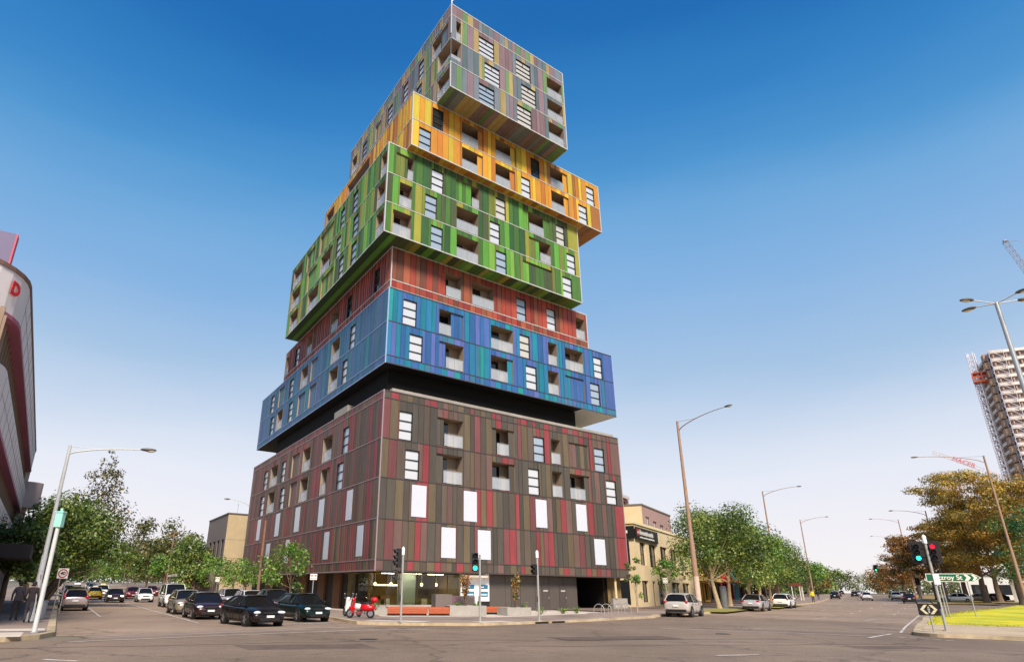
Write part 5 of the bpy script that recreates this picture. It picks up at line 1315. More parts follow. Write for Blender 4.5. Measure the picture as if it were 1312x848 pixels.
def tree(name,label,base,h,rx,cb,pal_,n,ls,seed,group,bark=BARK,tr=.2,shape='round',ncl=None,lean=0,gap=.55,rz=0):
    """h total height, rx crown radius, cb crown base height, n leaves, ls leaf size"""
    rg=random.Random(seed); t=thing(name,label,'tree',base,rz,group)
    ch=h-cb; ncl=ncl or 22; cl=[]
    k=0
    while len(cl)<ncl and k<4000:
        k+=1
        u,v,w=rg.uniform(-1,1),rg.uniform(-1,1),rg.uniform(-1,1)
        if u*u+v*v+w*w>1: continue
        if shape=='round': z=cb+ch*(.5+.5*w); R_=rx*math.sqrt(max(.05,1-((w+.15)/1.15)**2)); 
        elif shape=='cone': z=cb+ch*(.5+.5*w); R_=rx*(1.05-(.5+.5*w))*1.0
        elif shape=='layer': z=cb+ch*(.5+.5*w); R_=rx*(.55+.45*math.cos((w-.1)*1.2))
        elif shape=='flat': z=cb+ch*(.5+.5*w); R_=rx
        q=math.sqrt(rg.random())*R_*.86; a=rg.uniform(0,6.283)
        c=Vector((math.cos(a)*q+(lean if abs(lean)>1 else 0),math.sin(a)*q,z)); rr=rx*rg.uniform(.24,.40)
        if shape=='cone': rr=max(.5,R_*rg.uniform(.35,.6))
        fz=.8 if shape in('round','cone') else .36
        if z+rr*fz>h: c.z=h-rr*fz*.9
        if all((c-p[0]).length>rr*gap for p in cl): cl.append((c,rr,fz,rg.uniform(.82,1.18),rg.random()))
    tot=sum(c[1]**2 for c in cl); mb=MB()
    vs=mb.v; 
    for c,rr,fz,br,tint in cl:
        m=max(12,int(n*rr*rr/tot))
        for _ in range(m):
            while True:
                d=Vector((rg.gauss(0,1),rg.gauss(0,1),rg.gauss(0,1)))
                if d.length>.05: break
            d.normalize(); q=rg.random()**.45*(1+.22*noise.noise(d*2.2+c))*1.0
            p=c+Vector((d.x*rr*q,d.y*rr*q,d.z*rr*q*fz))
            nn=(d*1.0+Vector((rg.gauss(0,.42),rg.gauss(0,.42),.45+rg.gauss(0,.42)))).normalized(); a=nn.cross(Vector((rg.gauss(0,1),rg.gauss(0,1),rg.gauss(0,1))))
            if a.length<.05: continue
            a.normalize(); b=nn.cross(a); s=ls*rg.uniform(.6,1.3)
            cc=pal_[int(min(len(pal_)-1,max(0,tint*len(pal_)*.7+rg.uniform(0,len(pal_)*.4))))]; kk=br*rg.uniform(.85,1.18)
            cc=(cc[0]*kk,cc[1]*kk,cc[2]*kk,1)
            mb.face([p-a*s*.5,p+b*s*.34,p+a*s*.5,p-b*s*.34],0,cc)
    mb.build('crown',LEAF,t)
    tk=MB(); top=Vector((lean,0,cb+ch*.45))
    tk.tube([(0,0,-.05),(lean*.1,.0,.35),(lean*.4,.03*h*.3,cb*.55),(lean*.8,0,cb),tuple(top)],[tr*1.35,tr,tr*.85,tr*.72,tr*.3],9)
    for c,rr,fz,br,tint in cl[:9]:
        st=Vector((lean*.8,0,cb*.92+rg.uniform(0,.35)*max(.2,(c.z-cb)*.6))); mid=st.lerp(c,.55)+Vector((0,0,-.05*(c-st).length))
        tk.tube([st,mid,st.lerp(c,.85)],[tr*.36,tr*.2,tr*.05],6)
    tk.build('trunk',bark,t); return t
def az_put(px_az,r,dz=.1): return pol(px_az,r,dz)
import math as _m
GL='street trees on the left footpath'; GS='young street trees along the maroon wall'; GR='street trees along the right footpath'; GT='tawny trees right of the main road'; GB='background trees up the side street'
tree('street_tree','large dark green tree behind the left street lamp',nt(-1.2,70,.14),9.3,6.0,2.4,GREENS,16000,.26,1,GL,tr=.28,lean=1.6,rz=R(30))
tree('street_tree','dark green tree with low branches against the curved white building',nt(-3.0,52,.14),6.6,3.4,1.8,DARKG,7000,.24,2,GL,tr=.2)
tree('street_tree','dark green tree spreading over the left kerb behind the parked cars',nt(-1.0,84,.14),9.2,5.4,2.6,GREENS,9000,.34,3,GL,tr=.26,lean=2,rz=R(30))
tree('conifer_tree','tall thin see-through tree rising above the dark green tree on the left',nt(-1.9,90,.14),17.6,6.0,5.5,SPARSE,5000,.30,4,GL,tr=.2,shape='cone',ncl=34,gap=.6,lean=4.2,rz=R(30))
tree('conifer_tree','small sparse treetop showing between the white building and the left lamp',nt(-6.0,86,.14),13.0,2.2,6.0,SPARSE,700,.32,40,GL,tr=.16,shape='cone',ncl=16)
for i,(n_,t_,h,r,p_,sd,l) in enumerate(((-1.8,112,9,4.6,GREENS,5,'mid green tree on the left footpath beyond the yellow taxi'),(-1.5,134,8.5,4.6,BRIGHT,6,'bright green tree far up the left footpath'),(-2,160,10,5.5,GREENS,7,'green tree at the bend of the left footpath'),(1,334,12,8,BRIGHT,8,'light green tree closing the view at the top of the side street'),
    (9,340,13,9,GREENS,9,'green tree closing the view, right of the light green one'),(20,200,12,6.5,OLIVE,10,'olive tree far up the right footpath of the side street'))):
    tree('street_tree',l,nt(n_,t_,.12),h,r,1.6,p_,2400,.5,sd,GL if n_<12 else GB,tr=.25)
for i,(az,r,h,rx,p_,n,ls,sd,l) in enumerate(((-23.6,180,16.6,8.0,OLIVE,4600,.6,11,'large olive brown tree with open crown above the bright shrubs'),(-20.9,118,9.6,4.6,GREENS,3000,.42,12,'rounded dark green tree left of the brick building'),(-25.2,250,17,8.5,SPARSE,1500,.5,13,'thin brownish tree between the tall left tree and the olive tree'),
    (-24.9,218,10,6.0,BRIGHT,2600,.6,14,'bright green bushy tree, leftmost of the low row'),(-23.6,172,8.0,4.8,GREENS,2600,.5,15,'bright green bushy tree, middle of the low row'),(-22.4,142,7.0,3.8,BRIGHT,2600,.42,16,'bright green bushy tree, rightmost of the low row'),(-26.0,300,12,7.5,BRIGHT,2200,.8,17,'yellow-green bushy tree beside the far queue of cars'),(-20.2,112,5.6,2.6,GREENS,1800,.4,18,'blue-green tree behind the cream awning'),
    (-22.0,165,13,8,OLIVE,2600,.7,19,'far olive tree behind the rounded dark green tree'),(-27.0,400,19,13,GREENS,2600,1.1,20,'far green tree at the end of the side street'),(-30,150,11,7,GREENS,2400,.6,21,'far green tree behind the left dark trees'),(-18.6,155,11,5,GREENS,2000,.5,22,'green tree behind the brick building roof'))):
    tree('background_tree',l,pol(az,r,.05),h,rx,1.2 if h<7 else 3,p_,n,ls,sd,GB,tr=.22)
for i,(n_,t_,h,rx,n,sd,l) in enumerate(((16.9,57.5,5.4,2.5,1500,31,'young leafy street tree with an open crown beside the shopfront'),(16.9,63.5,4.9,2.0,1000,32,'young street tree left of the brown utility pole'),(16.9,73.5,4.6,2.2,1300,33,'young street tree in front of the tan wall'),(16.9,79.5,4.7,2.0,1200,34,'young street tree in front of the grey windowed wall'),(16.9,90,5.4,2.6,1700,35,'round young street tree in front of the brick building'))):
    tree('street_tree',l,nt(n_,t_,.14),h,rx,1.7,BRIGHT if i!=1 else GREENS,n,.22,sd,GS,tr=.09,gap=.5)
for i,(x,y,h,rx,p_,n,sd,l) in enumerate(((26.6,69.2,10.6,5.4,GREENS,6000,41,'big green street tree right behind the tall brown lamp, with a leaning pale trunk'),(31.5,78.6,10.4,5.2,GREENS,5200,42,'big green street tree above the silver-white parked sedan'),(38.0,88.5,10.2,5.2,BRIGHT,4600,43,'lighter green street tree above the white parked hatchback'),(44.5,100,10,5.2,GREENS,3800,44,'green street tree above the teal shop front'),(51.5,112,10,5.4,GREENS,3400,45,'green street tree by the second lamp'),(58.5,124,9.6,5.2,DARKG,3000,46,'darker green street tree at the end of the first row'),(64,136,9.0,5,DARKG,2600,47,'dark green street tree behind the figure in the yellow vest'))):
    tree('street_tree',l,gp(x,y,.14),h,rx*1.05,2.5,p_,int(n*2.8),.235+.012*i,sd,GR,bark=BARK_P,tr=.24,lean=-.5 if i==0 else .2,ncl=30)
for i,(x,y,h,rx,p_,sd,l) in enumerate(((93,180,8.6,6.4,BRIGHT,51,'yellow-green tree at the start of the far tree row'),(104,202,8.8,6.8,GREENS,52,'green tree in the middle of the far tree row'),(118,228,8.8,7.2,TAWN2,53,'brownish tree in the far tree row'),(136,262,9,8,DARKG,54,'dark round tree at the end of the far tree row'),(84,166,8.2,5,BRIGHT,55,'light green tree between the two tree rows'))):
    tree('street_tree',l,gp(x,y,.14),h,rx,2.4,p_,2200,.55,sd,GR,bark=BARK_P,tr=.25)
for i,(az,r,h,rx,p_,l) in enumerate(((28.4,330,11,9,GREENS,'green tree beyond the far row, left of the main road crest'),(29.4,420,12,11,OLIVE,'olive tree closing the far end of the left kerb'),(26.8,300,12,9,DARKG,'dark tree behind the far tree row'),(32.6,330,12,9,TAWN2,'brown tree at the crest, right side of the main road'),(31.9,430,12,10,OLIVE,'olive tree at the crest of the main road, farthest right'),(30.5,560,14,13,GREENS,'faint green tree at the vanishing point of the main road'))): tree('background_tree',l,pol(az,r,0),h,rx,1.5,p_,1800,.8,140+i,'far trees at the main road crest',tr=.3)
def far_wood(label,a0,a1,r,h,n,pal_,seed):
    rg=random.Random(seed); mb=MB()
    for _ in range(n):
        az=rg.uniform(a0,a1); rr=r+rg.uniform(-14,14); p=pol(az,rr,0); top=h*(.62+.38*noise.noise(Vector((az*1.3,seed,0)))+.18*noise.noise(Vector((az*5,seed,3))))
        u=rg.random()**.8; p.z+=u*top; nn=Vector((-p.x/rr+rg.gauss(0,.5),-p.y/rr+rg.gauss(0,.5),.3+u*.8+rg.gauss(0,.4))).normalized(); a=nn.cross(Vector((rg.gauss(0,1),rg.gauss(0,1),rg.gauss(0,1)))).normalized(); b=nn.cross(a); s=rg.uniform(.9,1.7)
        c=rg.choice(pal_); k=.9+.35*noise.noise(Vector((az*3,u*3,seed)))
        mb.face([p-a*s*.5,p+b*s*.4,p+a*s*.5,p-b*s*.4],0,(c[0]*k,c[1]*k,c[2]*k,1))
    o=mb.build('far_wood',LEAF); tag(o,label,'wood',kind='stuff')
far_wood('far wood closing the view at the head of the side street',-40,-15,440,13,9000,GREENS,1)
far_wood('far wood on the horizon behind the shops and the tree row',17,29.2,330,9,5000,GREENS,2)
far_wood('far wood on the horizon right of the main road',31.6,46,470,11,5000,OLIVE,3)
for i,(az,r,h,rx) in enumerate(((-37,330,15,13),(-34.5,300,14,12),(-32.6,360,16,13),(-31,330,13,11),(-24.5,420,19,14),(-22.5,380,17,13),(-20.3,330,15,12),(-18.2,280,12,10),(22.5,190,8,7),(24.3,215,9,8),(25.8,250,10,9),(27.4,300,11,10),(21,170,7.5,6))):
    tree('background_tree','dense far tree, '+['leftmost at the edge of the photo','second from the left edge','third from the left edge, behind the dark trees','behind the parked cars on the left kerb','at the head of the side street, left of the road','at the head of the side street, right of the road','behind the crossarm pole','behind the brick building','behind the second shop from the shelter','behind the bus shelter roof','right of the bus shelter','at the left end of the far tree row','behind the teal shop front'][i],pol(az,r,0),h,rx,.2,[GREENS,DARKG,OLIVE][i%3],1900,1.1 if r>260 else .7,170+i,'dense far trees on the horizon',tr=.3,gap=.42,ncl=30)
TW=[(37.6,148,22.5,8.0,TAWNY,8000,61,'tall tawny tree with layered crown, biggest one behind the lawn'),(39.4,140,21.5,7.5,TAWNY,6000,62,'tall tawny tree at the right edge with crown reaching out of the photo'),(36.6,172,16.5,6.0,TAWN2,4200,63,'rust brown tree behind the signal pair on the island'),(35.0,180,15,6.6,TAWN2,3600,64,'rust brown tree nearest the far lamps on the median'),(34.1,207,14,6.5,TAWN2,3000,65,'far rust brown tree leaning over the main road'),(33.2,250,13,7,TAWN2,2400,66,'farthest rust brown tree on the median'),(38.3,165,17,9,TAWNY,4000,67,'tawny tree behind the parked slip road cars'),(41.5,140,20,9,TAWNY,3000,68,'tawny tree standing right of the photo edge')]
for az,r,h,rx,p_,n,sd,l in TW: tree('tawny_tree',l,pol(az,r,.06),h,rx,4.2 if h>14 else 3.5,p_,int(n*3.4),.32 if r<160 else .42,sd,GT,tr=.5,shape='layer',ncl=56,gap=.46)
tree('street_tree','dense blue-green tree at the right edge below the tawny crown',pol(40.3,126,.06),13.6,5.2,2.4,DARKG[:2]+[lv(40,96,60),lv(52,112,66)],3800,.34,70,GT,tr=.3)
def shrub(name,label,cat,base,h,rx,pal_,n,ls,seed,group,stems=5,bark=BARK):
    rg=random.Random(seed); t=thing(name,label,cat,base,0,group); mb=MB(); tk=MB()
    for s in range(stems):
        a=rg.uniform(0,6.28); q=rg.uniform(.2,1)*rx; tip=V3(math.cos(a)*q,math.sin(a)*q,h*rg.uniform(.75,1)); st=V3(math.cos(a)*.05,math.sin(a)*.05,0); mid=st.lerp(tip,.5)+V3(0,0,h*.08)
        tk.tube([st,mid,tip],[.03,.02,.008],5)
        for _ in range(n//stems):
            u=rg.uniform(.3,1.02); p=st.lerp(mid,u*2) if u<.5 else mid.lerp(tip,u*2-1)
            p=p+V3(rg.gauss(0,.12*rx+.04),rg.gauss(0,.12*rx+.04),rg.gauss(0,.08)); av=Vector((rg.gauss(0,1),rg.gauss(0,1),rg.gauss(0,1))).normalized(); bv=av.cross(Vector((rg.gauss(0,1),rg.gauss(0,1),rg.gauss(0,1)))).normalized(); sz=ls*rg.uniform(.6,1.3); c=rg.choice(pal_); k=rg.uniform(.7,1.3)
            mb.face([p-av*sz*.5,p+bv*sz*.28,p+av*sz*.5,p-bv*sz*.28],0,(c[0]*k,c[1]*k,c[2]*k,1))
    mb.build('foliage',LEAF,t); tk.build('stem',bark,t)
AUT=[lv(168,96,40),lv(150,74,40),lv(130,112,48),lv(184,128,60),lv(104,110,50)]
shrub('potted_shrub','rusty orange shrub rising from the long concrete planter','shrub',(1.1,48.2,.65),2.3,.55,AUT,420,.16,81,'rusty shrubs in the planters')
shrub('potted_shrub','thin golden shrub rising from the planter in front of the dark doors','shrub',(4.6,49.2,.55),2.3,.5,AUT[2:],360,.16,82,'rusty shrubs in the planters')
for i,(x,y,sx,l) in enumerate(((1.9,48.1,.3,'low green tuft in the long concrete planter'),(.6,47.7,.3,'low green tuft at the bench end of the long planter'),(5.2,49.3,.3,'low green tuft in the planter by the dark doors'),(6.6,51.3,.5,'low green ground plant on the pale paving by the signal pole'),(8.6,53.6,.5,'low green ground plant in front of the car park entry'),(10.0,55.2,.5,'low green ground plant right of the car park entry'),(-5.0,47.2,.4,'low green tuft behind the red scooter'))):
    shrub('tuft_plant',l,'plant',(x,y,.55 if i in(0,1) else .45 if i in (2,6) else .142),.4,sx,BRIGHT,160,.1,90+i,'low green tufts',8)
tree('sapling_tree','thin pale-stemmed sapling at the corner of the cream building',(15.2,56.9,.15),5.2,.85,1.2,OLIVE+BRIGHT,460,.2,84,'saplings by the cream building',bark=BARK_P,tr=.06,ncl=12)
tree('sapling_tree','leafy sapling behind the silver crossover',(20.2,65.1,.15),4.9,1.3,1.2,BRIGHT,900,.22,85,'saplings by the cream building',bark=BARK_P,tr=.06,ncl=14)
# ------------------------------------------------------------------ other buildings
def bframe(o,a): 
    a=Vector(a).normalized(); return (Vector(o),a,Vector((-a.y,a.x,0)))     # s along a, d to the left of it
def bb(mb,fr,s0,s1,d0,d1,z0,z1,mi=0):
    P=lambda s,d,z: fr[0]+fr[1]*s+fr[2]*d+V3(0,0,z)
    mb.hexa([P(s0,d0,z0),P(s1,d0,z0),P(s1,d1,z0),P(s0,d1,z0),P(s0,d0,z1),P(s1,d0,z1),P(s1,d1,z1),P(s0,d1,z1)],mi)
def wallholes(mb,fr,d,L,z0,z1,holes,th=.35,mi=0,rmi=None):
    """wall in the plane d (outer face) with rectangular holes (s0,s1,z0,z1) and reveals"""
    xs=sorted({0,L}|{h[0] for h in holes}|{h[1] for h in holes}); zs=sorted({z0,z1}|{h[2] for h in holes}|{h[3] for h in holes})
    P=lambda s,dd,z: fr[0]+fr[1]*s+fr[2]*dd+V3(0,0,z)
    for a,b in zip(xs[:-1],xs[1:]):
        for c,e in zip(zs[:-1],zs[1:]):
            ms,mz=(a+b)/2,(c+e)/2
            if any(h[0]<ms<h[1] and h[2]<mz<h[3] for h in holes): continue
            mb.face([P(a,d,c),P(b,d,c),P(b,d,e),P(a,d,e)],mi)
    for h in holes:
        a,b,c,e=h[:4]; r=rmi if rmi is not None else mi
        for q in ([(a,c),(a,e)],[(a,e),(b,e)],[(b,e),(b,c)],[(b,c),(a,c)]):
            mb.face([P(q[0][0],d,q[0][1]),P(q[1][0],d,q[1][1]),P(q[1][0],d+th,q[1][1]),P(q[0][0],d+th,q[0][1])],r)
def bwindow(par,fr,d,h,th=.35,nx=2,nz=2,glass=None,fm=FRAME):
    a,b,c,e=h[:4]; m=MB(); w=.06
    bb(m,fr,a,a+w,d+th-.1,d+th,c,e); bb(m,fr,b-w,b,d+th-.1,d+th,c,e); bb(m,fr,a+w,b-w,d+th-.1,d+th,c,c+w); bb(m,fr,a+w,b-w,d+th-.1,d+th,e-w,e)
    for k in range(1,nx): s=a+(b-a)*k/nx; bb(m,fr,s-.025,s+.025,d+th-.09,d+th-.01,c+w,e-w)
    for k in range(1,nz): z=c+(e-c)*k/nz; bb(m,fr,a+w,b-w,d+th-.085,d+th-.012,z-.025,z+.025)
    f=m.build('window',fm,par); m=MB(); P=lambda s,z: fr[0]+fr[1]*s+fr[2]*(d+th-.05)+V3(0,0,z)
    m.face([P(a,c),P(b,c),P(b,e),P(a,e)]); m.build('pane',glass or PANE_DK,f)
def shell(mb,fr,L,D,z0,z1,mi=0,front=True):
    P=lambda s,d,z: fr[0]+fr[1]*s+fr[2]*d+V3(0,0,z)
    q=[((0,0),(0,D)),((0,D),(L,D)),((L,D),(L,0))]
    if front: q.append(((0,0),(L,0)))
    for a,b in q: mb.face([P(*a,z0),P(*b,z0),P(*b,z1),P(*a,z1)],mi)
    mb.face([P(0,0,z1-.3),P(L,0,z1-.3),P(L,D,z1-.3),P(0,D,z1-.3)],mi)
def O(n): return (0,0,0)
# cream building beside the tower
def cream():
    base=Vector((19.6,72.2,.13)); t=thing('cream_building','cream two storey office building with deep square windows and a dark sign at its corner','building',base)
    a=Vector((math.sin(R(31)),math.cos(R(31)),0)); fr=bframe((0,0,0),a)   # street face at d=0, depth to the left (+d)
    L=27; Z=8.45
    ups=[(1.9,4.2,4.3,6.7),(5.6,8.9,4.2,6.7),(10.6,14,4.2,6.7),(15.6,19,4.2,6.7),(20.4,23.6,4.2,6.7)]
    dn=[(1.6,4.1,.6,2.75),(5.8,7.0,0,2.75),(8.2,12.5,.3,2.75),(14.5,19,.3,2.75),(20.4,24.5,.1,2.75)]
    m=MB(); wallholes(m,fr,0,L,0,Z,ups+dn,.4,0); shell(m,fr,L,16,0,Z,0,False)
    bb(m,fr,-.12,L+.1,-.12,.25,Z,Z+.28,1); bb(m,fr,-.12,.25,.25,16,Z,Z+.28,1)
    m.build('wall',[TAN,mat('cream_coping',lin(226,206,160),.8,var=.05)],t)
    for h in ups: bwindow(t,fr,0,h,.35,2,2)
    for h in dn: bwindow(t,fr,0,h,.35,2,1)
    # return face windows toward the tower
    fr2=bframe((0,0,0),Vector((-a.y,a.x,0))); 
    m=MB(); bb(m,fr,-.06,0,.6,2.2,4.3,6.7); bb(m,fr,-.06,0,3.0,4.4,.4,2.75); bb(m,fr,-.06,0,.9,2.2,.4,2.75); m.build('side_window',PANE_DK,t)
    s=thing('shop_sign','black sign board with white lettering and a red square badge on the cream building','sign',base)
    m=MB(); bb(m,fr,.1,9.2,-.22,-.13,6.85,8.15); m.build('board',SB,s)
    m=MB(); bb(m,fr,-.24,-.14,-.13,6,6.9,8.2); m.build('side_board',SB,s)
    m=MB(); bb(m,fr,.5,1.25,-.24,-.225,7.3,7.95); m.build('badge',SR,s)
    rg=random.Random(5); m=MB(); x=1.5
    bb(m,fr,.72,1.05,-.25,-.242,7.5,7.72)
    for k in range(13):
        w=.34; hh=rg.choice([.36,.36,.52,.44]); bb(m,fr,x,x+.09,-.24,-.225,7.42,7.42+hh); bb(m,fr,x+.2,x+.28,-.24,-.225,7.42,7.78); bb(m,fr,x+.09,x+.2,-.24,-.225,rg.choice([7.42,7.56,7.7]),rg.choice([7.5,7.64,7.78])+.02 if False else 7.78); x+=.44
    for k in range(26): bb(m,fr,1.5+k*.23,1.5+k*.23+.15,-.24,-.225,7.08,7.08+rg.choice([.12,.17]))
    for k in range(6): bb(m,fr,-.255,-.245,.6+k*.7,.6+k*.7+.45,7.45,7.75)
    m.build('lettering',SW,s)
    u=thing('rooftop_building','tan and mauve upper block with three small windows standing behind the cream building','building',base+a*19+Vector((-a.y,a.x,0))*4)
    m=MB(); hol=[(1.6,3.6,9.2,11.3),(5.4,7.4,9.2,11.0),(9.2,11.2,9.2,10.8)]; wallholes(m,fr,0,16,0,12.6,hol,.3,1); shell(m,fr,16,13,0,12.6,0,False); bb(m,fr,-.1,16.1,-.1,.2,12.6,12.8,2); bb(m,fr,-.1,.2,.2,13,12.6,12.8,2); m.build('wall',[TAN,MAUVE,GREYW],u)
    for h in hol: bwindow(u,fr,0,h,.25,2,2,PANE)
    v=thing('rooftop_building','mauve block with a dark recessed terrace, tallest behind the cream building','building',base+a*22+Vector((-a.y,a.x,0))*14)
    m=MB(); wallholes(m,fr,0,26,0,17,[(12,24.5,14.2,16.5)],1.8,0); shell(m,fr,26,10,0,17,0,False); bb(m,fr,-.3,25,-.5,9,17,17.5,1); m.build('wall',[MAUVE,mat('grey_roof',lin(190,178,172),.7)],v)
    m=MB(); bb(m,fr,12,24.5,1.75,1.8,14.2,16.5); m.build('terrace_door',DOORG,v)
cream()
def shops():
    a=Vector((math.sin(R(33)),math.cos(R(33)),0)); p=Vector((19.6,72.2,.13))+Vector((math.sin(R(31)),math.cos(R(31)),0))*27.3
    spec=[(9,5.6,mat('shop_yellow',lin(206,160,70),.8),mat('awning_yellow',lin(214,178,110),.7),'yellow-walled shop with a cream awning behind the leaning trunk'),(8,4.8,mat('shop_grey',lin(120,110,104),.8),mat('awning_red',lin(176,40,36),.7),'grey shop with dark front and red fascia'),(9,5.4,mat('shop_red',lin(158,44,36),.8),mat('awning_crimson',lin(190,52,44),.7),'red shop front behind the white parked hatchback'),(4,5.6,mat('shop_teal',lin(112,176,188),.8),mat('awning_teal',lin(130,190,200),.7),'narrow pale teal shop front between red and brown shops'),(12,5,BRICKB,mat('awning_brown',lin(110,84,70),.7),'low brown brick building with grey shutters in the shade of trees'),(16,5.5,mat('shop_brown',lin(126,104,88),.8),mat('awning_tan',lin(170,140,110),.7),'brown shop under the darker street trees'),(22,6,mat('shop_stone',lin(160,140,120),.8),mat('awning_dark',lin(96,60,50),.7),'long stone coloured row of shops at the far end')]
    for L,Z,wm,am,l in spec:
        base=Vector((p.x,p.y,T(p.x,p.y)+.1)); t=thing('shop_building',l,'shop',base,0,'shops under the street trees'); fr=bframe((0,0,0),a)
        hol=[(.5,L*.42,.35,2.6),(L*.48,L*.6,0,2.6),(L*.66,L-.5,.35,2.6)]
        m=MB(); wallholes(m,fr,0,L-.15,0,Z,hol,.5,0); shell(m,fr,L-.15,14,0,Z,0,False); bb(m,fr,0,L-.15,-.1,.1,Z,Z+.3,0); m.build('wall',wm,t)
        for h in hol: bwindow(t,fr,0,h,.45,2,1)
        m=MB(); P=lambda s,d,z: fr[1]*s+fr[2]*d+V3(0,0,z)
        m.hexa([P(.1,-2.2,2.75),P(L-.3,-2.2,2.75),P(L-.3,-.02,2.95),P(.1,-.02,2.95),P(.1,-2.2,3.15),P(L-.3,-2.2,3.15),P(L-.3,-.02,3.2),P(.1,-.02,3.2)]); m.build('awning',am,t)
        m=MB(); bb(m,fr,.6,L*.55,-.08,-.02,3.5,4.1); m.build('fascia_board',am,t)
        p=p+a*(L+.3)
    for k,(s,l) in enumerate(((16,'white cylindrical litter bin under the big street tree'),)):
        pass
shops()
t=thing('notice_column','pale grey notice column on the grass verge by the leaning trunk','column',(27.9,71.0,.25)); m=MB(); m.tube([(0,0,0),(0,0,2.0)],.32,18); m.build('drum',SGY,t); m=MB(); m.tube([(0,0,2.0),(0,0,2.15)],[.36,.2],18); m.build('cap',STEEL,t)
t=thing('bus_shelter','small bus shelter with dark red roof under the far street trees','bus shelter',gp(60.5,121,.14),R(57)); m=MB(); m.box(-2,2,-.7,.7,2.3,2.75); m.build('roof',mat('shelter_red',lin(110,52,40),.6),t)
for x in (-1.9,1.9):
    for y in (-.6,.6): m=MB(); m.tube([(x,y,0),(x,y,2.3)],.06,8); m.build('post',WHITE,t)
m=MB(); m.box(-1.8,1.8,.3,.6,.4,.48); m.build('seat',SLATS,t)
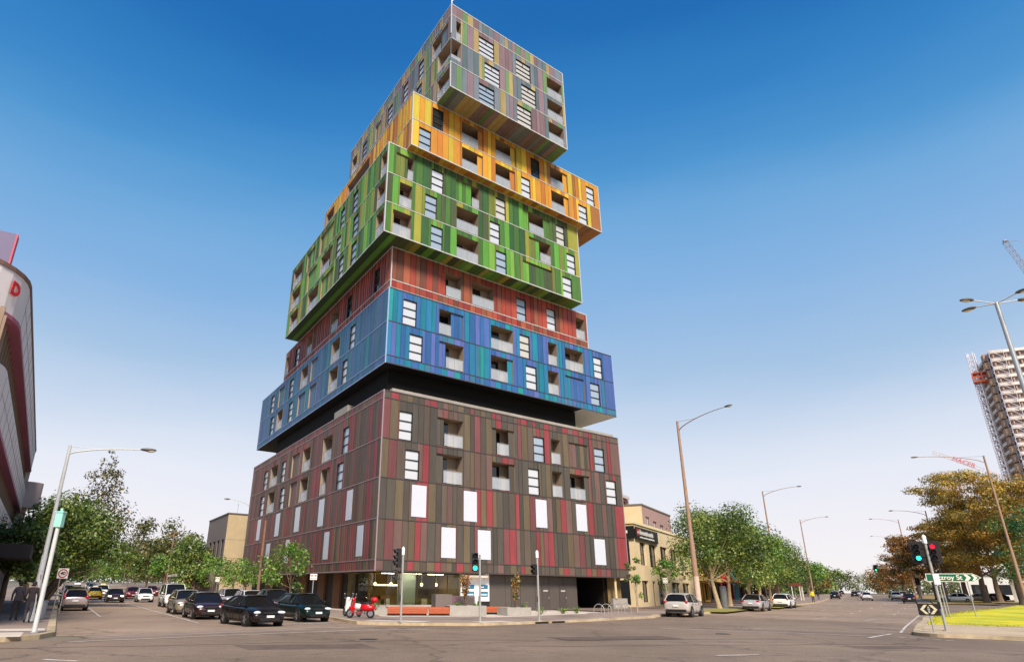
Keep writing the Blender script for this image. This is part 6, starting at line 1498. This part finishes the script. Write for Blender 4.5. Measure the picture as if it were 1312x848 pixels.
# buildings up the side street
def side_buildings():
    o=Vector((-34.8,104.8,.3)); fr=bframe((0,0,0),Vh)      # street face: s along Vh, d to the left = towards the street -> use negative
    t=thing('grey_building','three storey grey and tan building next to the tower on the side street','building',o)
    fr=(Vector((0,0,0)),Vh,Uh); L=16; Z=12.1
    hol=[(1.2+k*3.4,3.0+k*3.4,5.4,8.4) for k in range(4)]+[(1.2+k*3.4,3.4+k*3.4,1.4,3.9) for k in range(4)]
    m=MB(); wallholes(m,fr,0,L,0,Z,hol,.3,1); P=lambda s,d,z: fr[1]*s+fr[2]*d+V3(0,0,z)
    m.face([P(0,0,0),P(0,14,0),P(0,14,Z),P(0,0,Z)],0); m.face([P(L,0,0),P(L,14,0),P(L,14,Z),P(L,0,Z)],0); m.face([P(0,14,0),P(L,14,0),P(L,14,Z),P(0,14,Z)],0); m.face([P(0,0,Z-.2),P(L,0,Z-.2),P(L,14,Z-.2),P(0,14,Z-.2)],0)
    bb(m,fr,-.1,L,-.1,.1,Z,Z+.18,2); bb(m,fr,-.1,.1,.1,14,Z,Z+.18,2)
    for z in (2.9,5.6,8.3): bb(m,fr,-.015,0,0.1,14,z,z+.03,2)
    m.build('wall',[mat('tan_drab',lin(182,160,124),.85,var=.08,scale=1.2),GREYW,mat('grey_coping',lin(96,86,80),.8)],t)
    for h in hol: bwindow(t,fr,0,h,.25,1,2)
    m=MB(); m.tube([P(.8,1.5,Z),P(.8,1.5,Z+1.8)],.03,5); m.tube([P(.3,1.5,Z+1.5),P(1.3,1.5,Z+1.6)],.02,5); m.build('aerial',STEEL,t)
    t=thing('brick_building','low orange brick building with a sloping grey metal roof beyond the grey building','building',o+Vh*16.4-V3(0,0,.1)); Z=7.6; L=13
    hol=[(2,4.2,3.6,5.4),(6.5,8.7,3.6,5.4)]
    m=MB(); wallholes(m,fr,0,L,0,Z,hol,.25,0); 
    m.face([P(0,0,0),P(0,10,0),P(0,10,Z),P(0,0,Z)]); m.face([P(L,0,0),P(L,10,0),P(L,10,Z),P(L,0,Z)]); m.face([P(0,10,0),P(L,10,0),P(L,10,Z),P(0,10,Z)]); m.build('wall',BRICKO,t)
    for h in hol: bwindow(t,fr,0,h,.2,2,1,PANE)
    m=MB(); m.hexa([P(-.3,-.4,Z),P(L+.3,-.4,Z),P(L+.3,10.3,Z),P(-.3,10.3,Z),P(2,3,Z+1.7),P(L-2,3,Z+1.7),P(L-2,7,Z+1.7),P(2,7,Z+1.7)]); m.build('roof',mat('metal_roof',lin(150,142,142),.5,metal=.3,var=.1),t)
    m=MB(); bb(m,fr,1.8,4.4,-.6,0,5.5,5.9); m.build('canopy',CONC_L,t)
    t=thing('awning_shop','low shop with a cream awning over the footpath behind the white van','shop',nt(18.0,113,.3)); f3=(Vector((0,0,0)),Vh,NX)
    m=MB(); wallholes(m,f3,0,12,0,3.8,[(1,5,.4,2.5),(6.5,7.6,0,2.5),(8.4,11.2,.4,2.5)],.3,0); m.build('wall',BRICKB,t)
    for h in [(1,5,.4,2.5),(6.5,7.6,0,2.5),(8.4,11.2,.4,2.5)]: bwindow(t,f3,0,h,.25,2,1)
    m=MB(); Q=lambda s,d,z: Vh*s+NX*d+V3(0,0,z); m.hexa([Q(-.5,-2.4,2.7),Q(12,-2.4,2.7),Q(12,0,3.2),Q(-.5,0,3.2),Q(-.5,-2.4,2.95),Q(12,-2.4,2.95),Q(12,0,3.5),Q(-.5,0,3.5)]); m.build('awning',mat('awning_cream',lin(224,208,178),.8,var=.08),t)
    m=MB(); m.face([Q(0,6,0),Q(12,6,0),Q(12,6,3.8),Q(0,6,3.8)]); m.face([Q(0,0,0),Q(0,6,0),Q(0,6,3.8),Q(0,0,3.8)]); m.face([Q(0,0,3.8),Q(12,0,3.8),Q(12,6,3.8),Q(0,6,3.8)]); m.build('back_wall',GREYW,t)
    u=thing('cafe_umbrella','closed red umbrella standing under the cream awning','umbrella',nt(16.2,111,.3)); m=MB(); m.tube([(0,0,1.9),(0,0,2.0),(0,0,2.35),(0,0,2.6)],[.55,.75,.4,.03],10); m.build('canopy',SR,u); m=MB(); m.tube([(0,0,0),(0,0,2.85)],.03,6); m.build('pole',STEEL,u)
    # long low wall behind the left trees
    t=thing('timber_fence','tan paling fence along the left footpath under the dark green trees','fence',nt(-3.2,80,.14)); m=MB()
    for k in range(120): m.obox(Vh*(k*.16),Vh*.14,NX*.03,(0,0,1.75+.05*math.sin(k*2.1)))
    m.build('paling',mat('paling',lin(206,166,110),.9,var=.2),t); m=MB(); m.obox(-NX*.06+V3(0,0,.4),Vh*19.2,NX*.05,(0,0,.08)); m.obox(-NX*.06+V3(0,0,1.4),Vh*19.2,NX*.05,(0,0,.08)); m.build('rail',SLATS,t)
side_buildings()
# white banded building at the left edge
def left_building():
    A=Vector((-18.41,25.37,0))-Vector((math.sin(R(-30.5)),math.cos(R(-30.5)),0))*2.4; d=Vector((math.sin(R(-30.5)),math.cos(R(-30.5)),0)); lft=Vector((-d.y,d.x,0)) ; L=47
    t=thing('banded_building','white office building with rounded corner, pink edged bands and dark ribbon windows','building',A)
    # plan outline: street face from far end to near corner, rounded, then the front face going left
    out=[]
    out.append(d*L)
    out.append(d*3.2)
    for k in range(1,9):
        a=k/8*math.pi/2; out.append(d*3.2+lft*3.2-lft*3.2*math.cos(a)-d*3.2*math.sin(a))
    out.append(lft*22)
    out=[Vector((p.x,p.y,0)) for p in out]
    def inset(pts,q):
        c=lft*12+d*20; r=[]
        for i,p in enumerate(pts):
            a=pts[max(i-1,0)];b=pts[min(i+1,len(pts)-1)]; tt=(b-a).normalized(); nn=Vector((-tt.y,tt.x,0))
            if nn.dot(c-p)<0: nn=-nn
            r.append(p+nn*q)
        return r
    def band(m,pts,z0,z1,mi):
        for a,b in zip(pts[:-1],pts[1:]): m.face([a+V3(0,0,z0),b+V3(0,0,z0),b+V3(0,0,z1),a+V3(0,0,z1)],mi,None,True)
    def ledge(m,p,q,z,mi):
        for a,b,c,e in zip(p[:-1],p[1:],q[1:],q[:-1]): m.face([a+V3(0,0,z),b+V3(0,0,z),c+V3(0,0,z),e+V3(0,0,z)],mi)
    inn=inset(out,.55)
    bands=[(14.0,11.95),(10.1,8.1),(6.4,4.6)]
    m=MB(); 
    for zt,zb in bands:
        band(m,out,zb,zt,0); ledge(m,out,inn,zb,0); ledge(m,out,inn,zt,0)
        o2=inset(out,-.05); band(m,o2,zb-.02,zb+.16,1); ledge(m,o2,inn,zb-.02,1); ledge(m,o2,out,zb+.16,1)
    o2=inset(out,-.05); band(m,o2,13.88,14.06,2); ledge(m,o2,inn,14.06,2); ledge(m,o2,out,13.88,2)
    m.face([p+V3(0,0,13.6) for p in inn]+[lft*22+d*L+V3(0,0,13.6)],0)
    m.face([d*L,d*L+V3(0,0,14),d*L+lft*22+V3(0,0,14),d*L+lft*22],0)
    m.build('band',[mat('band_white',lin(226,216,212),.6,var=.06,scale=.5),mat('band_pink',lin(170,96,116),.6,var=.08),mat('band_edge',lin(120,92,80),.7)],t)
    g=MB()
    for z1,z0 in ((11.95,10.1),(8.1,6.4),(4.6,0)): band(g,inn,z0,z1,0)
    mu=g
    for z1,z0 in ((11.95,10.1),(8.1,6.4)):
        k=0.4
        while k<L: mu.obox(d*k+lft*.36+V3(0,0,z0),d*.14,lft*.18,(0,0,z1-z0),1); k+=1.05
    g.build('window',[PANE_DK,mat('mullion_tan',lin(140,116,96),.7,var=.1)],t)
    c=MB(); c.obox(d*15-lft*2.2+V3(0,0,3.1),d*15,lft*2.6,(0,0,.7)); c.build('canopy',mat('canopy_dark',lin(50,40,38),.7,var=.1),t)
    st=MB()
    for zt,zb in bands:
        k=3.6
        while k<L: st.obox(d*k-lft*.012+V3(0,0,zb+.24),d*.03,lft*.02,(0,0,zt-zb-.4)); k+=2.4
        st.obox(d*3.4-lft*.012+V3(0,0,(zt+zb)/2+.1),d*(L-3.4),lft*.02,(0,0,.025))
    st.build('panel_joint',mat('joint_grey',lin(150,140,138),.8,var=0),t)
    st=MB(); st.tube([d*(L+1.2)+lft*.9,d*(L+1.2)+lft*.9+V3(0,0,8.6)],1.3,18); st.build('stair_drum',mat('drum_mauve',lin(176,150,146),.8,var=.08),t)
    st=MB(); st.tube([d*(L+.9)-lft*.1+V3(0,0,8.6),d*(L+.9)-lft*.1+V3(0,0,11.0)],1.25,18); st.build('balcony_drum',mat('drum_pale',lin(206,186,178),.8,var=.06),t)
    # letter on the front band and roof sign
    fr_dir=-d
    cc=out[5]; nrm=(cc-(d*3.2+lft*3.2)).normalized()
    o=text_mesh('lettering','D',.75,mat('letter_red',lin(196,32,36),.5,var=.05),t,(0,0,0),(0,0,0),.015,bold=.04)
    p=out[3]*.4+out[4]*.6; n2=((out[3]+out[4])/2-(d*3.2+lft*3.2)).normalized(); o.location=p+n2*.1+V3(0,0,13.15); o.rotation_euler=(R(90),0,math.atan2(n2.y,n2.x)+R(90))
    s=thing('roof_sign','dark violet sign box with red edges on the roof corner of the banded building','sign',A+out[4]+lft*.55+d*.5+V3(0,0,13.62))
    m=MB(); m.obox(-lft*.2,lft*4,d*.5,(0,0,2.2)); m.build('box',mat('sign_violet',lin(104,92,122),.6,var=.06),s)
    m=MB(); m.obox(-lft*.26-d*.02,lft*.06,d*.54,(0,0,2.2)); m.obox(-lft*.2-d*.02,lft*4,d*.54,(0,0,.14)); m.build('edge',mat('sign_pink',lin(196,70,92),.6),s)
left_building()
t=thing('lit_base_panels','row of orange and cream panels painting light onto the wall base behind the left walkers','wall panel',nt(-3.25,42,.15)); 
for k in range(5): m=MB(); m.obox(Vh*k*1.5,Vh*1.35,NX*.04,(0,0,2.1)); m.build('poster',[mat('lit_base_orange',lin(214,150,84),.8,var=.15),mat('lit_base_cream',lin(226,206,170),.8,var=.15)][k%2],t)  # no real posters: flat bright colours stand in for the lit wall base
# ------------------------------------------------------------------ tower under construction and cranes
def construction():
    b=Vector((229.0,238.9,1.7)); rz=R(-28)
    t=thing('construction_tower','unfinished high rise with bare concrete floor slabs on the right skyline','building under construction',b,rz)
    W,D,F,n=34,30,3.25,27
    s=MB(); g=MB(); k_=MB()
    for i in range(n):
        z=i*F
        s.box(-W/2,W/2,-D/2,D/2,z+F-1.05,z+F,0)
        g.box(-W/2+1.2,W/2-1.2,-D/2+1.2,D/2-1.2,z,z+F-1.05,0)
        for k in range(9):
            x=-W/2+1+k*(W-2)/8; s.box(x-.25,x+.25,-D/2+.4,-D/2+.9,z,z+F-1.05,1)
        for k in range(8):
            y=-D/2+1+k*(D-2)/7; s.box(-W/2+.4,-W/2+.9,y-.25,y+.25,z,z+F-1.05,1)
    s.build('floor_slab',[mat('slab_conc',lin(226,214,204),.85,var=.1,scale=.3),mat('slab_post',lin(170,140,124),.85)],t); g.build('inner_wall',mat('inner_hazed',lin(150,136,132),.9,var=.3,scale=.25),t)  # tower colours lightened, distance haze is put into the materials
    h=MB(); rg=random.Random(4)
    for i in range(n):
        z=i*F; h.box(-W/2-1.6,-W/2-.05,-12,-8.5,z+.3,z+F-.2,0 if i%2 else 1)
    h.build('hoist_bay',[mat('hoist_orange',lin(196,162,130),.8,var=.2),mat('hoist_brown',lin(168,142,124),.8,var=.2)],t)
    sc=MB()
    for i in range(n):
        z=i*F
        for x,y in ((-W/2-.4,-D/2-.6),(-W/2-.4,-D/2+3.0),(-W/2+4,-D/2-.6)): sc.tube([(x,y,z),(x,y,z+F)],.12,4)
        sc.tube([(-W/2-.4,-D/2-.6,z),(-W/2-.4,-D/2+3.0,z+F)],.1,4); sc.tube([(-W/2-.4,-D/2-.6,z+F),(-W/2+4,-D/2-.6,z)],.1,4); sc.tube([(-W/2-.4,-D/2-.6,z+F),(-W/2+4,-D/2-.6,z+F)],.1,4)
    sc.build('scaffold',mat('scaffold_pale',lin(204,198,206),.6,var=.05),t)
    def lattice(m,p,q,w,nn,r=.13,mi=0):
        p=Vector(p);q=Vector(q); d=(q-p); L=d.length; d.normalize(); a=d.cross(Vector((.3,.9,.1))).normalized(); b_=d.cross(a)
        C=[a*w/2+b_*w/2,a*w/2-b_*w/2,-a*w/2-b_*w/2,-a*w/2+b_*w/2]
        for c in C: m.tube([p+c,q+c],r,4,mi)
        for i in range(nn):
            u0=p+d*L*i/nn;u1=p+d*L*(i+1)/nn
            for k in range(4): m.tube([u0+C[k],u1+C[(k+1)%4]],r*.7,4,mi); m.tube([u0+C[k],u0+C[(k+1)%4]],r*.7,4,mi)
    c=thing('tower_crane','white lattice crane mast with an orange platform beside the unfinished high rise','crane',(206.4,242,1.6),R(-39))
    m=MB(); lattice(m,(0,0,0),(0,0,90),2.0,46,.16); m.build('mast',mat('crane_white',lin(226,220,226),.5,var=.05),c)
    m=MB(); m.box(-1.4,4.8,-2.2,2.2,77.5,78.1); m.box(-1.4,4.8,-2.2,2.2,81.0,81.4); 
    for x in (-1.3,1.6,4.6):
        for y in (-2.1,2.1): m.box(x-.2,x+.2,y-.2,y+.2,78,81.2)
    m.box(-1.4,4.8,-2.25,-2.15,79.2,79.9); m.box(3.4,4.2,-1,1,81.4,86); m.build('platform',mat('platform_orange',lin(196,92,62),.6,var=.1),c)
    c=thing('crane_jib','pale luffing crane jib with red lettering sloping above the tawny trees','crane',(252.4,335.7,0))
    sd=Vector((math.cos(R(-37)),math.sin(R(-37)),0))
    m=MB(); lattice(m,(-.6,.5,71.2),(19.2,-15,56.3),1.4,22,.07); m.build('jib',mat('jib_pale',lin(228,214,216),.5,var=.05),c)
    m=MB(); lattice(m,(20,-15.6,0),(20,-15.6,58),2.0,24,.16); m.build('mast',mat('jib_pale',lin(228,214,216)),c)
    o=text_mesh('lettering','HACER',3.0,mat('jib_letter',lin(206,112,116),.6,var=.1),c,(0,0,0),(0,0,0),.05,bold=.06)
    ex=Vector((12.8,-10,-9.65)).normalized(); ez=Vector((-.6,-.8,0)); ez=(ez-ex*ez.dot(ex)).normalized(); ey=ez.cross(ex)
    M=Matrix((ex,ey,ez)).transposed().to_4x4(); M.translation=Vector((8.4,-6.6,64.6))+ez*1.2; o.matrix_local=M
    c=thing('crane_jib','tip of a dark crane jib poking in at the right edge of the sky','crane',(160.7,164.6,0))
    sd=Vector((math.cos(R(-40)),math.sin(R(-40)),0))
    m=MB(); lattice(m,V3(0,0,97.6),sd*13+V3(0,0,40),1.1,34,.06); m.tube([V3(0,0,97.5),sd*3+V3(0,0,97.0),sd*16+V3(0,0,60)],.06,4); m.ell(V3(0,0,97.8),(.6,.6,.5),8,6); m.build('jib',mat('jib_grey',lin(150,150,166),.6,var=.1),c)
    m=MB(); lattice(m,sd*14,sd*14+V3(0,0,42),2,20,.18); m.build('mast',mat('jib_grey',lin(150,150,166)),c)
construction()
# pale low buildings far behind the slip road and the end of the main road
for i,(az,r,L,Z,c,l) in enumerate(((36.4,205,46,5.5,lin(222,220,216),'long low white building behind the tawny trunks'),(39.0,170,30,4.6,lin(206,200,190),'pale low building at the right edge behind the trunks'))):
    p=pol(az,r,.05); t=thing('low_building',l,'building',p,R(-az)); m=MB(); fr=(Vector((0,0,0)),V3(1,0,0),V3(0,1,0)); hol=[(2+k*5,5+k*5,1.0,3.2) for k in range(int(L/5)-1)]
    wallholes(m,fr,0,L,0,Z,hol,.3,0); shell(m,fr,L,12,0,Z,0,False); m.build('wall',mat('low_wall_%d'%i,c,.8,var=.08),t)
    for h in hol: bwindow(t,fr,0,h,.25,2,1)
    m=MB(); bb(m,fr,-.4,L+.4,-.5,12.3,Z,Z+.3); m.build('roof',mat('metal_roof',lin(150,142,142)),t)
# ------------------------------------------------------------------ light, sky, camera
SUN_AZ,SUN_EL=R(169),R(42)          # behind the photographer, slightly to the right
sun=bpy.data.lights.new('sun','SUN'); sun.energy=4.2; sun.angle=R(16); sun.color=(1,.91,.80)
so=bpy.data.objects.new('sun',sun); col.objects.link(so)
dirv=Vector((math.sin(SUN_AZ)*math.cos(SUN_EL),math.cos(SUN_AZ)*math.cos(SUN_EL),math.sin(SUN_EL)))
so.rotation_euler=dirv.to_track_quat('Z','Y').to_euler()
w=bpy.data.worlds.new('World'); scn.world=w; w.use_nodes=True; N=w.node_tree.nodes; L=w.node_tree.links
bg=N['Background']; bg.inputs['Strength'].default_value=.1
sky=N.new('ShaderNodeTexSky'); sky.sky_type='NISHITA'; sky.sun_disc=False; sky.sun_elevation=SUN_EL; sky.sun_rotation=SUN_AZ; sky.air_density=1.0; sky.dust_density=.6; sky.ozone_density=2.0
tc=N.new('ShaderNodeTexCoord'); sx=N.new('ShaderNodeSeparateXYZ'); L.new(tc.outputs['Generated'],sx.inputs[0])
nz=N.new('ShaderNodeTexNoise'); nz.inputs['Scale'].default_value=1.3; nz.inputs['Detail'].default_value=5; mp=N.new('ShaderNodeMapping'); mp.inputs['Scale'].default_value=(1,1,4); L.new(tc.outputs['Generated'],mp.inputs[0]); L.new(mp.outputs[0],nz.inputs['Vector'])
ma=N.new('ShaderNodeMath'); ma.operation='MULTIPLY_ADD'; L.new(nz.outputs['Fac'],ma.inputs[0]); ma.inputs[1].default_value=.12; 
ad=N.new('ShaderNodeMath'); ad.operation='ADD'; L.new(sx.outputs['Z'],ma.inputs[2]); L.new(ma.outputs[0],ad.inputs[0]); ad.inputs[1].default_value=-.06
cr=N.new('ShaderNodeValToRGB'); L.new(ad.outputs[0],cr.inputs['Fac']); e=cr.color_ramp.elements
SK=[(0.0,(252,246,244)),(.09,(243,240,246)),(.16,(232,236,247)),(.31,(168,198,230)),(.41,(138,182,228)),(.48,(118,173,223)),(.56,(80,152,211)),(.64,(54,132,200)),(.72,(32,110,183)),(.88,(22,92,170))]
e[0].position=SK[0][0]; e[1].position=SK[-1][0]
for p,c in SK[1:-1]: e.new(p)
EXPO=.55
for el,(p,c) in zip(sorted(e,key=lambda q:q.position),SK): el.color=lin(*c,10/2**EXPO)
mx=N.new('ShaderNodeMix'); mx.data_type='RGBA'; mx.inputs['Factor'].default_value=.96; L.new(sky.outputs[0],mx.inputs[6]); L.new(cr.outputs[0],mx.inputs[7]); L.new(mx.outputs[2],bg.inputs['Color'])
cam=bpy.data.cameras.new('camera'); co=bpy.data.objects.new('camera',cam); col.objects.link(co); scn.camera=co
cam.sensor_width=36; cam.lens=36*827.774/1312; cam.shift_x=(656-580.47)/1312; cam.shift_y=0; cam.clip_start=.1; cam.clip_end=6000
co.matrix_world=Matrix.Translation((0,0,1.75))@Matrix.Rotation(R(90+21.797),4,'X')@Matrix.Rotation(R(.6783),4,'Z')
vs=scn.view_settings; vs.view_transform='Standard'; vs.look='None'; vs.exposure=EXPO; vs.gamma=1; vs.use_curve_mapping=False
scn.render.engine='CYCLES'; scn.cycles.max_bounces=6; scn.cycles.transparent_max_bounces=8; scn.cycles.use_denoising=True
